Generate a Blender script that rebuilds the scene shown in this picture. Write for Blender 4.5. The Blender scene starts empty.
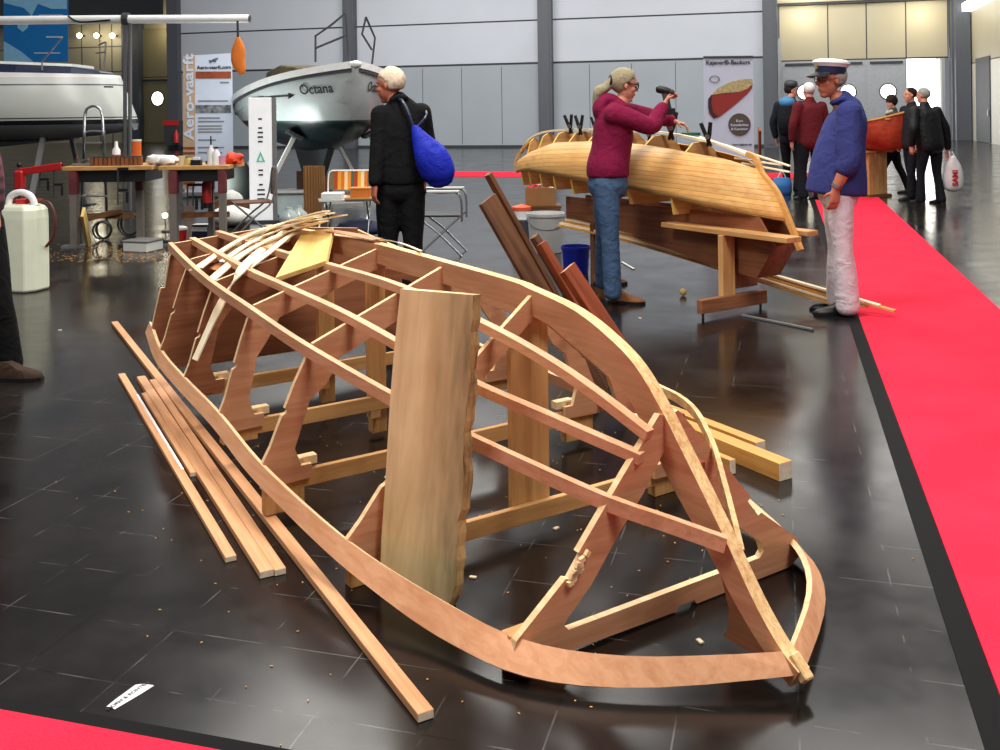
import bpy, bmesh, math, random
from mathutils import Vector, Matrix, Quaternion
random.seed(7)
scene = bpy.context.scene
COL = scene.collection
PI = math.pi
V = Vector
Z = V((0, 0, 1))
# ---------------------------------------------------------------- camera calibration
CAM_H, FPX, ROLL, YAW = 1.45, 990.0, math.radians(0.73), math.radians(15.8)
PPX, PPY = 500.0, 110.0
_cr, _sr, _cy, _sy = math.cos(ROLL), math.sin(ROLL), math.cos(YAW), math.sin(YAW)
RT = V((_cy, _sy, 0)); FW = V((-_sy, _cy, 0))
def ray(px, py):
    dx, dy = px - PPX, py - PPY
    return (dx * _cr - dy * _sr) / FPX, (dx * _sr + dy * _cr) / FPX
def atd(px, py, d):
    x, k = ray(px, py)
    p = RT * (x * d) + FW * d; p.z = CAM_H - k * d
    return p
def atz(px, py, z=0.0):
    x, k = ray(px, py)
    return atd(px, py, (CAM_H - z) / k)
def aty(px, py, Y):
    x, k = ray(px, py)
    return atd(px, py, Y / (x * _sy + _cy))
def cam2w(x, d, z=0.0):
    p = RT * x + FW * d; p.z = z
    return p
class Frame:
    """upright local frame: u along the keel, v to the near side, z up (mesh coords are (u,-v,z))"""
    def __init__(s, c, a):
        l = math.hypot(*a); s.a = (a[0] / l, a[1] / l); s.n = (s.a[1], -s.a[0]); s.c = c
        aw = RT * s.a[0] + FW * s.a[1]
        s.M = Matrix.Translation(cam2w(*c)) @ Matrix.Rotation(math.atan2(aw.y, aw.x), 4, 'Z')
    def _loc(s, X, k):
        p = (k * X - s.c[0], k - s.c[1])
        return p[0] * s.a[0] + p[1] * s.a[1], p[0] * s.n[0] + p[1] * s.n[1]
    def onu(s, px, py, u):
        X, D = ray(px, py); k = (s.c[0] * s.a[0] + s.c[1] * s.a[1] + u) / (X * s.a[0] + s.a[1])
        return s._loc(X, k)[1], CAM_H - D * k
    def onv(s, px, py, v):
        X, D = ray(px, py); k = (s.c[0] * s.n[0] + s.c[1] * s.n[1] + v) / (X * s.n[0] + s.n[1])
        return s._loc(X, k)[0], CAM_H - D * k
    def onz(s, px, py, z):
        X, D = ray(px, py); return s._loc(X, (CAM_H - z) / D)
    def zat(s, u, v, poly):
        x = s.c[0] + s.a[0] * u + s.n[0] * v; d = s.c[1] + s.a[1] * u + s.n[1] * v
        py = 150.0
        for _ in range(4):
            # px from x/d given py (roll)
            dy = py - PPY
            px = PPX + (x / d * FPX + dy * _sr) / _cr
            py = interp(poly, px)
        return CAM_H - ray(px, py)[1] * d
def interp(poly, x):
    if x <= poly[0][0]: a, b = poly[0], poly[1]
    elif x >= poly[-1][0]: a, b = poly[-2], poly[-1]
    else:
        for a, b in zip(poly, poly[1:]):
            if a[0] <= x <= b[0]: break
    return a[1] + (b[1] - a[1]) * (x - a[0]) / (b[0] - a[0])
def cinterp(poly, x):
    """smooth (catmull-rom / hermite) interpolation of y(x)"""
    n = len(poly)
    if x <= poly[0][0]: return poly[0][1]
    if x >= poly[-1][0]: return poly[-1][1]
    i = max(k for k in range(n - 1) if poly[k][0] <= x)
    def sl(k):
        if k == 0: return (poly[1][1] - poly[0][1]) / (poly[1][0] - poly[0][0])
        if k == n - 1: return (poly[-1][1] - poly[-2][1]) / (poly[-1][0] - poly[-2][0])
        return (poly[k + 1][1] - poly[k - 1][1]) / (poly[k + 1][0] - poly[k - 1][0])
    h = poly[i + 1][0] - poly[i][0]; t = (x - poly[i][0]) / h
    return ((2*t**3 - 3*t*t + 1) * poly[i][1] + (t**3 - 2*t*t + t) * h * sl(i) +
            (-2*t**3 + 3*t*t) * poly[i+1][1] + (t**3 - t*t) * h * sl(i + 1))
def smooth_path(pts, n=6):
    out = []
    m = len(pts)
    for i in range(m - 1):
        p0 = pts[max(i - 1, 0)]; p1 = pts[i]; p2 = pts[i + 1]; p3 = pts[min(i + 2, m - 1)]
        for k in range(n):
            t = k / n
            out.append(0.5 * ((2 * p1) + (p2 - p0) * t + (2*p0 - 5*p1 + 4*p2 - p3) * t*t + (3*p1 - p0 - 3*p2 + p3) * t**3))
    out.append(pts[-1].copy())
    return out
# ---------------------------------------------------------------- materials
def _mat(name):
    m = bpy.data.materials.new(name); m.use_nodes = True
    nt = m.node_tree; b = nt.nodes['Principled BSDF']
    return m, nt, b
def flat(name, c, rough=0.6, metal=0.0, emit=0.0, var=0.06, scale=9.0, spec=0.5, alpha=None, trans=0.0):
    m, nt, b = _mat(name)
    b.inputs['Roughness'].default_value = rough; b.inputs['Metallic'].default_value = metal
    b.inputs['Specular IOR Level'].default_value = spec
    if trans: b.inputs['Transmission Weight'].default_value = trans
    if emit:
        b.inputs['Emission Color'].default_value = (*c, 1); b.inputs['Emission Strength'].default_value = emit
    tc = nt.nodes.new('ShaderNodeTexCoord'); nz = nt.nodes.new('ShaderNodeTexNoise')
    nz.inputs['Scale'].default_value = scale; nz.inputs['Detail'].default_value = 4
    nt.links.new(tc.outputs['Object'], nz.inputs['Vector'])
    rp = nt.nodes.new('ShaderNodeValToRGB')
    rp.color_ramp.elements[0].position = 0.3; rp.color_ramp.elements[1].position = 0.7
    rp.color_ramp.elements[0].color = (*[max(0, x * (1 - var)) for x in c], 1)
    rp.color_ramp.elements[1].color = (*[min(1, x * (1 + var)) for x in c], 1)
    nt.links.new(nz.outputs['Fac'], rp.inputs['Fac']); nt.links.new(rp.outputs['Color'], b.inputs['Base Color'])
    return m
def wood(name, c1, c2, axis='x', rough=0.55, freq=26.0, stretch=14.0, knots=0.35):
    """procedural timber, grain running along the local axis"""
    m, nt, b = _mat(name)
    N, L = nt.nodes, nt.links
    tc = N.new('ShaderNodeTexCoord'); mp = N.new('ShaderNodeMapping')
    s = [freq, freq, freq]; s['xyz'.index(axis)] = freq / stretch
    mp.inputs['Scale'].default_value = s
    L.new(tc.outputs['Object'], mp.inputs['Vector'])
    n1 = N.new('ShaderNodeTexNoise'); n1.inputs['Scale'].default_value = 1.0; n1.inputs['Detail'].default_value = 6; n1.inputs['Roughness'].default_value = 0.65
    n1.inputs['Distortion'].default_value = 0.6
    L.new(mp.outputs['Vector'], n1.inputs['Vector'])
    n2 = N.new('ShaderNodeTexNoise'); n2.inputs['Scale'].default_value = 2.6; n2.inputs['Detail'].default_value = 3
    L.new(tc.outputs['Object'], n2.inputs['Vector'])
    mx = N.new('ShaderNodeMath'); mx.operation = 'MULTIPLY_ADD'; mx.inputs[1].default_value = knots
    L.new(n2.outputs['Fac'], mx.inputs[0])
    ml = N.new('ShaderNodeMath'); ml.operation = 'MULTIPLY'; ml.inputs[1].default_value = 1 - knots
    L.new(n1.outputs['Fac'], ml.inputs[0]); L.new(ml.outputs[0], mx.inputs[2])
    rp = N.new('ShaderNodeValToRGB')
    rp.color_ramp.elements[0].position = 0.36; rp.color_ramp.elements[0].color = (*c2, 1)
    rp.color_ramp.elements[1].position = 0.60; rp.color_ramp.elements[1].color = (*c1, 1)
    L.new(mx.outputs[0], rp.inputs['Fac']); L.new(rp.outputs['Color'], b.inputs['Base Color'])
    bp = N.new('ShaderNodeBump'); bp.inputs['Strength'].default_value = 0.12; bp.inputs['Distance'].default_value = 0.004
    L.new(n1.outputs['Fac'], bp.inputs['Height']); L.new(bp.outputs['Normal'], b.inputs['Normal'])
    b.inputs['Roughness'].default_value = rough; b.inputs['Specular IOR Level'].default_value = 0.35
    return m
def cloth(name, c, scale=110.0, var=0.25, rough=0.9):
    m = flat(name, c, rough=rough, var=var*.5, scale=scale, spec=0.2)
    nt = m.node_tree; b = nt.nodes['Principled BSDF']
    tc = nt.nodes.new('ShaderNodeTexCoord'); n = nt.nodes.new('ShaderNodeTexNoise'); n.inputs['Scale'].default_value = 9.0; n.inputs['Detail'].default_value = 3
    n.inputs['Distortion'].default_value = 1.2
    nt.links.new(tc.outputs['Object'], n.inputs['Vector'])
    bp = nt.nodes.new('ShaderNodeBump'); bp.inputs['Strength'].default_value = 0.35; bp.inputs['Distance'].default_value = 0.05
    nt.links.new(n.outputs['Fac'], bp.inputs['Height']); nt.links.new(bp.outputs['Normal'], b.inputs['Normal'])
    return m
def srgb(r, g, b):
    f = lambda x: (x / 255 / 12.92) if x / 255 <= 0.04045 else ((x / 255 + 0.055) / 1.055) ** 2.4
    return (f(r), f(g), f(b))
M = {}
for ax in 'xyz':
    M['ply_' + ax] = wood('plywood_' + ax, srgb(210, 154, 116), srgb(182, 122, 86), ax, freq=30)
    M['plydark_' + ax] = wood('plywood_dark_' + ax, srgb(158, 102, 70), srgb(118, 70, 45), ax, freq=24)
    M['tan_' + ax] = wood('tan_timber_' + ax, srgb(214, 164, 104), srgb(176, 124, 72), ax, freq=22)
    M['cedar_' + ax] = wood('cedar_' + ax, srgb(232, 178, 104), srgb(206, 142, 72), ax, freq=30, stretch=30)
    M['brown_' + ax] = wood('brown_timber_' + ax, srgb(128, 84, 52), srgb(84, 52, 32), ax, freq=24)
M['edge'] = wood('ply_edge', srgb(244, 214, 168), srgb(222, 180, 128), 'x', freq=40)
M['keeledge'] = wood('laminated_edge', srgb(240, 206, 150), srgb(196, 142, 84), 'x', freq=60, stretch=30)
M['gunwale'] = wood('gunwale_ply', srgb(236, 178, 134), srgb(214, 148, 104), 'x', freq=34)
M['stringer'] = wood('stringer_pine', srgb(230, 178, 138), srgb(202, 146, 106), 'x', freq=34)
M['whitewood'] = wood('pale_strip', srgb(254, 242, 212), srgb(244, 220, 172), 'x', freq=40, stretch=30)
M['batten'] = wood('batten_pine', srgb(228, 172, 126), srgb(196, 136, 92), 'x', freq=34, stretch=20)
M['beamwood'] = wood('beam_pine', srgb(222, 168, 92), srgb(186, 128, 60), 'x', freq=26)
M['endgrain'] = wood('end_grain', srgb(250, 236, 214), srgb(222, 196, 160), 'x', freq=60, stretch=1)
M['darkplank'] = wood('dark_plank', srgb(116, 76, 48), srgb(72, 44, 26), 'x', freq=26)
M['redplank'] = wood('red_plank', srgb(150, 72, 40), srgb(104, 46, 24), 'x', freq=26)
M['veneer'] = wood('brown_veneer', srgb(214, 146, 100), srgb(176, 104, 66), 'x', freq=30)
M['yellowboard'] = wood('yellow_board', srgb(240, 208, 134), srgb(222, 180, 100), 'x', freq=24)
M['yellowedge'] = wood('yellow_edge', srgb(244, 206, 92), srgb(226, 178, 66), 'z', freq=20)
M['white'] = flat('white_gloss', srgb(236, 236, 234), 0.35)
M['offwhite'] = flat('off_white', srgb(214, 216, 210), 0.5)
M['black'] = flat('black_plastic', srgb(15, 15, 17), 0.45)
M['tape'] = flat('black_tape', srgb(12, 12, 13), 0.75, spec=0.15)
M['darkgrey'] = flat('dark_grey_metal', srgb(58, 60, 64), 0.5)
M['steel'] = flat('steel', srgb(170, 172, 176), 0.3, metal=0.9)
M['galv'] = flat('grey_metal', srgb(128, 128, 128), 0.5, metal=0.3)
M['red'] = flat('red_paint', srgb(196, 32, 34), 0.4)
M['orange'] = flat('orange_cloth', srgb(224, 122, 40), 0.8)
M['blue'] = flat('blue_plastic', srgb(20, 40, 170), 0.4)
M['navy'] = flat('navy_paint', srgb(28, 36, 66), 0.35)
M['green'] = flat('green_cloth', srgb(40, 90, 70), 0.8)
M['cardboard'] = flat('cardboard', srgb(146, 104, 62), 0.85)
M['skin'] = flat('skin', srgb(206, 142, 116), 0.6, var=0.1, scale=14)
M['skinred'] = flat('skin_tanned', srgb(186, 112, 86), 0.6, var=0.12, scale=14)
M['glow'] = flat('daylight_glow', (1.0, 1.0, 1.0), 0.5, emit=3.0)
M['lampglow'] = flat('lamp_glow', (1.0, 0.9, 0.62), 0.5, emit=9.0)
# ---------------------------------------------------------------- mesh building
class MB:
    def __init__(s): s.v = []; s.f = []; s.m = []
    def add(s, vs, fs, mi=0):
        o = len(s.v); s.v += [V(x) for x in vs]
        for f in fs: s.f.append(tuple(o + i for i in f)); s.m.append(mi)
        return s
    def box(s, c, size, R=None, mi=0):
        c = V(c); hx, hy, hz = [x / 2 for x in size]
        vs = [V((x, y, z)) for x in (-hx, hx) for y in (-hy, hy) for z in (-hz, hz)]
        if R is not None: vs = [R @ x for x in vs]
        return s.add([c + x for x in vs], [(0,1,3,2),(4,6,7,5),(0,4,5,1),(2,3,7,6),(0,2,6,4),(1,5,7,3)], mi)
    def bx(s, x0, x1, y0, y1, z0, z1, mi=0):
        return s.box(((x0+x1)/2, (y0+y1)/2, (z0+z1)/2), (abs(x1-x0), abs(y1-y0), abs(z1-z0)), None, mi)
    def beam(s, p, q, w, h, up=Z, mi=0, w2=None, h2=None):
        p, q = V(p), V(q); d = (q - p).normalized(); side = d.cross(V(up))
        if side.length < 1e-5: side = V((1, 0, 0))
        side.normalize(); u = side.cross(d).normalized(); w2 = w2 or w; h2 = h2 or h
        vs = []
        for c, a, b in ((p, w, h), (q, w2, h2)):
            vs += [c - side*a/2 - u*b/2, c + side*a/2 - u*b/2, c + side*a/2 + u*b/2, c - side*a/2 + u*b/2]
        return s.add(vs, [(3,2,1,0),(4,5,6,7),(0,1,5,4),(1,2,6,5),(2,3,7,6),(3,0,4,7)], mi)
    def sweep(s, pts, w, h, up=Z, mi=0, ups=None):
        """rectangular section along a path"""
        n = len(pts); rings = []
        for i, p in enumerate(pts):
            d = (pts[min(i+1, n-1)] - pts[max(i-1, 0)]).normalized()
            U = V(ups[i]) if ups else V(up)
            side = d.cross(U).normalized(); u = side.cross(d).normalized()
            ww = w[i] if isinstance(w, (list, tuple)) else w; hh = h[i] if isinstance(h, (list, tuple)) else h
            rings.append([p - side*ww/2 - u*hh/2, p + side*ww/2 - u*hh/2, p + side*ww/2 + u*hh/2, p - side*ww/2 + u*hh/2])
        return s.loft(rings, mi)
    def loft(s, rings, mi=0, caps=True, closed=True):
        k = len(rings[0]); vs = [x for r in rings for x in r]; fs = []
        for i in range(len(rings) - 1):
            for j in range(k if closed else k - 1):
                j2 = (j + 1) % k
                fs.append((i*k + j, i*k + j2, (i+1)*k + j2, (i+1)*k + j))
        if caps and closed:
            fs.append(tuple(reversed(range(k)))); fs.append(tuple((len(rings)-1)*k + j for j in range(k)))
        return s.add(vs, fs, mi)
    def tube(s, pts, r, seg=8, mi=0):
        pts = [V(p) for p in pts]; n = len(pts); rings = []; ref = None
        for i, p in enumerate(pts):
            d = (pts[min(i+1, n-1)] - pts[max(i-1, 0)]).normalized()
            if ref is None:
                ref = d.cross(Z) if abs(d.z) < 0.95 else d.cross(V((1, 0, 0)))
            ref = (ref - d * ref.dot(d)).normalized(); b = d.cross(ref)
            rr = r[i] if isinstance(r, (list, tuple)) else r
            rings.append([p + (ref * math.cos(2*PI*j/seg) + b * math.sin(2*PI*j/seg)) * rr for j in range(seg)])
        return s.loft(rings, mi)
    def lathe(s, c, prof, seg=20, R=None, mi=0, sx=1.0, sy=1.0, caps=True):
        c = V(c); rings = []
        for r, z in prof:
            ring = [V((max(r, 1e-4)*sx*math.cos(2*PI*j/seg), max(r, 1e-4)*sy*math.sin(2*PI*j/seg), z)) for j in range(seg)]
            rings.append([c + (R @ x if R is not None else x) for x in ring])
        return s.loft(rings, mi, caps=caps)
    def ell(s, c, rad, R=None, seg=16, rings=10, mi=0, fn=None):
        c = V(c); rs = []
        for i in range(rings + 1):
            th = PI * i / rings; ring = []
            for j in range(seg):
                ph = 2*PI*j/seg
                dv = V((math.sin(th)*math.cos(ph), math.sin(th)*math.sin(ph), math.cos(th)))
                k = fn(dv) if fn else 1.0
                x = V((dv.x*rad[0]*k, dv.y*rad[1]*k, dv.z*rad[2]*k))
                ring.append(c + (R @ x if R is not None else x))
            rs.append(ring)
        return s.loft(list(reversed(rs)), mi)
    def chain(s, pts, wdir=None, seg=14, mi=0, sub=5, cap=True, f0=1.0, f1=1.0):
        """limb: pts = [(p, rw, rd)]; smooth elliptical loft with rounded ends"""
        P = smooth_path([V(p[0]) for p in pts], sub)
        def rads(k):
            a = [p[k] for p in pts]
            return [x.x for x in smooth_path([V((q, 0, 0)) for q in a], sub)]
        ra, rb = rads(1), rads(2)
        n = len(P); rings = []; ref = V(wdir) if wdir is not None else None
        frames = []
        for i, p in enumerate(P):
            d = (P[min(i+1, n-1)] - P[max(i-1, 0)]).normalized()
            if ref is None: ref = d.cross(Z) if abs(d.z) < 0.9 else d.cross(V((0.3, 1, 0)))
            r_ = V(wdir) if wdir is not None else ref
            a = (r_ - d * r_.dot(d))
            a = a.normalized() if a.length > 1e-4 else ref
            ref = a; frames.append((p, d, a, d.cross(a)))
        def ring(fr, A, B, off=0.0):
            p, d, a, b = fr
            return [p + d*off + a*math.cos(2*PI*j/seg)*A + b*math.sin(2*PI*j/seg)*B for j in range(seg)]
        e0 = min(ra[0], rb[0]); e1 = min(ra[-1], rb[-1])
        if cap:
            for t in (0.98, 0.8, 0.45): rings.append(ring(frames[0], ra[0]*math.sqrt(1-t*t), rb[0]*math.sqrt(1-t*t), -e0*t*0.8*f0))
        for i in range(n): rings.append(ring(frames[i], ra[i], rb[i]))
        if cap:
            for t in (0.45, 0.8, 0.98): rings.append(ring(frames[-1], ra[-1]*math.sqrt(1-t*t), rb[-1]*math.sqrt(1-t*t), e1*t*0.8*f1))
        return s.loft(rings, mi)
    def plate(s, loops, f, t, mi=0, rim=1):
        """flat board cut from outlines (first = outer, others = holes); f(x,y,off)->3D"""
        bm = bmesh.new(); es = []
        for lp in loops:
            vs = [bm.verts.new((x, y, 0)) for x, y in lp]
            for i in range(len(vs)): es.append(bm.edges.new((vs[i], vs[(i+1) % len(vs)])))
        bmesh.ops.triangle_fill(bm, use_beauty=True, use_dissolve=False, edges=es)
        bm.verts.index_update()
        vs = [(v.co.x, v.co.y) for v in bm.verts]; n = len(vs)
        for fc in bm.faces:
            idx = [v.index for v in fc.verts]
            if fc.normal.z < 0: idx.reverse()
            o = len(s.v)
            s.add([f(*vs[i], t/2) for i in idx], [tuple(range(len(idx)))], mi)
            s.add([f(*vs[i], -t/2) for i in idx], [tuple(reversed(range(len(idx))))], mi)
        bm.free()
        for lp in loops:
            k = len(lp)
            for i in range(k):
                a, b = lp[i], lp[(i+1) % k]
                s.add([f(*a, t/2), f(*a, -t/2), f(*b, -t/2), f(*b, t/2)], [(0, 1, 2, 3)], rim)
        return s
    def xf(s, Mx):
        s.v = [Mx @ v for v in s.v]; return s
    def build(s, name, mats, parent=None, M4=None, smooth=False, bevel=0.0, local=False, fix=True):
        """M4: world matrix of the new object when top-level; verts are world coords unless local"""
        me = bpy.data.meshes.new(name)
        if parent is not None: Mw = WM[parent.name]
        elif M4 is not None: Mw = M4
        else: Mw = Matrix.Identity(4)
        inv = Mw.inverted()
        vs = s.v if local else [inv @ v for v in s.v]
        me.from_pydata([tuple(v) for v in vs], [], s.f)
        if not isinstance(mats, (list, tuple)): mats = [mats]
        for m in mats: me.materials.append(m)
        for p, mi in zip(me.polygons, s.m):
            p.material_index = min(mi, len(mats) - 1); p.use_smooth = smooth
        me.update()
        if fix:
            bm = bmesh.new(); bm.from_mesh(me); bmesh.ops.remove_doubles(bm, verts=bm.verts, dist=1e-5)
            bmesh.ops.recalc_face_normals(bm, faces=bm.faces); bm.to_mesh(me); bm.free()
        o = bpy.data.objects.new(name, me); COL.objects.link(o)
        if parent is not None: o.parent = parent; WM[o.name] = WM[parent.name]
        else: o.matrix_world = Mw; WM[o.name] = Mw.copy()
        if bevel:
            b = o.modifiers.new('bevel', 'BEVEL'); b.width = bevel; b.segments = 1; b.limit_method = 'ANGLE'; b.harden_normals = False
        if smooth and hasattr(me, 'set_sharp_from_angle'): me.set_sharp_from_angle(angle=math.radians(50))
        return o
WM = {}
def tag(o, label, cat, group=None, kind=None):
    o['label'] = label; o['category'] = cat
    if group: o['group'] = group
    if kind: o['kind'] = kind
    return o
def thing(name, label, cat, loc=(0, 0, 0), M4=None, group=None):
    o = bpy.data.objects.new(name, None); COL.objects.link(o); o.empty_display_size = 0.1
    Mw = M4 if M4 is not None else Matrix.Translation(V(loc))
    o.matrix_world = Mw; WM[o.name] = Mw.copy()
    return tag(o, label, cat, group)
def struct(name, mb, mats, **k):
    o = mb.build(name, mats, **k)
    if o.parent is None: o['kind'] = 'structure'
    return o
def copy_tree(o, Mw, label=None, group=None):
    """copy of a thing with copies of its parts and sub-parts"""
    def rec(src, par):
        c = src.copy(); COL.objects.link(c); c.parent = par
        for ch in [x for x in bpy.data.objects if x.parent == src]: rec(ch, c)
        return c
    c = rec(o, None); c.matrix_world = Mw; WM[c.name] = Mw.copy()
    if label: c['label'] = label
    if group: c['group'] = group
    return c
def along(p, q, up=Z):
    p, q = V(p), V(q); x = (q - p).normalized(); y = V(up).cross(x).normalized(); z = x.cross(y)
    m = Matrix((x, y, z)).transposed().to_4x4(); m.translation = (p + q) / 2
    return m
def plank(name, label, cat, p, q, w, h, mats, up=Z, group=None, bevel=0.0015, parent=None, w2=None, ends=False):
    """a board whose own x axis runs along its grain; ends=True gives end grain material"""
    Mw = along(p, q, up); L = (V(q) - V(p)).length; w2 = w2 or w
    mb = MB()
    vs = [(-L/2,-w/2,-h/2),(-L/2,w/2,-h/2),(-L/2,w/2,h/2),(-L/2,-w/2,h/2),(L/2,-w2/2,-h/2),(L/2,w2/2,-h/2),(L/2,w2/2,h/2),(L/2,-w2/2,h/2)]
    mb.add(vs, [(0,1,5,4),(1,2,6,5),(2,3,7,6),(3,0,4,7)], 0); mb.add(vs, [(3,2,1,0),(4,5,6,7)], 1 if ends else 0)
    o = mb.build(name, mats, M4=Mw, local=True, bevel=bevel)
    return tag(o, label, cat, group)
def text(name, s, size, mat, parent, M4, align='CENTER', sx=1.0, bold=0.0, thick=0.002):
    c = bpy.data.curves.new(name, 'FONT'); c.body = s; c.size = size; c.align_x = align; c.align_y = 'CENTER'; c.extrude = thick; c.offset = bold
    t = bpy.data.objects.new(name + '_tmp', c); COL.objects.link(t)
    dg = bpy.context.evaluated_depsgraph_get(); me = bpy.data.meshes.new_from_object(t.evaluated_get(dg))
    bpy.data.objects.remove(t); bpy.data.curves.remove(c)
    me.name = name; me.materials.clear(); me.materials.append(mat)
    inv = WM[parent.name].inverted()
    me.transform(inv @ M4 @ Matrix.Diagonal((sx, 1, 1, 1)))
    o = bpy.data.objects.new(name, me); COL.objects.link(o); o.parent = parent; WM[o.name] = WM[parent.name]
    return o
def remesh(mb, name, mats, parent, voxel=0.01, smooth=4):
    o = mb.build('tmp', mats, parent=parent)
    r = o.modifiers.new('r', 'REMESH'); r.mode = 'VOXEL'; r.voxel_size = voxel; r.use_smooth_shade = True
    if smooth:
        sm = o.modifiers.new('s', 'SMOOTH'); sm.iterations = smooth; sm.factor = 0.5
    bpy.context.view_layer.update()
    dg = bpy.context.evaluated_depsgraph_get(); me = bpy.data.meshes.new_from_object(o.evaluated_get(dg))
    bpy.data.objects.remove(o)
    me.name = name; me.materials.clear()
    for m in (mats if isinstance(mats, (list, tuple)) else [mats]): me.materials.append(m)
    for p in me.polygons: p.use_smooth = True
    n = bpy.data.objects.new(name, me); COL.objects.link(n); n.parent = parent; WM[n.name] = WM[parent.name]
    return n
def basis(x, y, z, loc=(0, 0, 0)):
    m = Matrix((V(x), V(y), V(z))).transposed().to_4x4(); m.translation = V(loc); return m
# ---------------------------------------------------------------- camera, light, world
cam = bpy.data.cameras.new('camera'); co = bpy.data.objects.new('camera', cam); COL.objects.link(co)
cam.sensor_fit = 'HORIZONTAL'; cam.sensor_width = 36.0; cam.lens = FPX / 1000 * 36.0
cam.shift_x = 0.0; cam.shift_y = -(375 - PPY) / 1000.0; cam.clip_end = 300; cam.clip_start = 0.05
co.matrix_world = Matrix.Translation((0, 0, CAM_H)) @ Matrix.Rotation(YAW, 4, 'Z') @ Matrix.Rotation(PI/2, 4, 'X') @ Matrix.Rotation(-ROLL, 4, 'Z')
scene.camera = co
scene.view_settings.view_transform = 'Standard'; scene.view_settings.look = 'None'
scene.view_settings.exposure = 0.0; scene.view_settings.gamma = 1.0
w = bpy.data.worlds.new('World'); scene.world = w; w.use_nodes = True
w.node_tree.nodes['Background'].inputs['Color'].default_value = (0.93, 0.96, 1.0, 1)
w.node_tree.nodes['Background'].inputs['Strength'].default_value = 0.20
def area(loc, size, power, tgt=None, col=(1, 0.97, 0.92), sy=None):
    l = bpy.data.lights.new('hall_light', 'AREA'); l.energy = power; l.color = col
    l.shape = 'RECTANGLE'; l.size = size; l.size_y = sy or size
    o = bpy.data.objects.new('hall_light', l); COL.objects.link(o); o.location = loc
    d = (V(tgt) - V(loc)) if tgt else V((0, 0, -1))
    o.rotation_euler = d.to_track_quat('-Z', 'Y').to_euler(); return o
area((-1.5, 4.5, 7.0), 2.6, 460)
area((2.5, 1.0, 6.5), 2.2, 300, (-0.5, 3.0, 0))
area((-4.5, 0.5, 6.5), 2.2, 220, (-1.0, 3.5, 0))
area((-5.0, 13, 8.0), 6, 900)
area((2.0, 13, 8.0), 5, 500)
area((-12, 27, 9.0), 9, 900)
area((2.5, 30, 9.0), 8, 700)
area((-4.0, 24, 9.0), 8, 1050, (-5, 36, 3))
area((-16, 24, 9.0), 8, 700, (-14, 36, 3))
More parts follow.
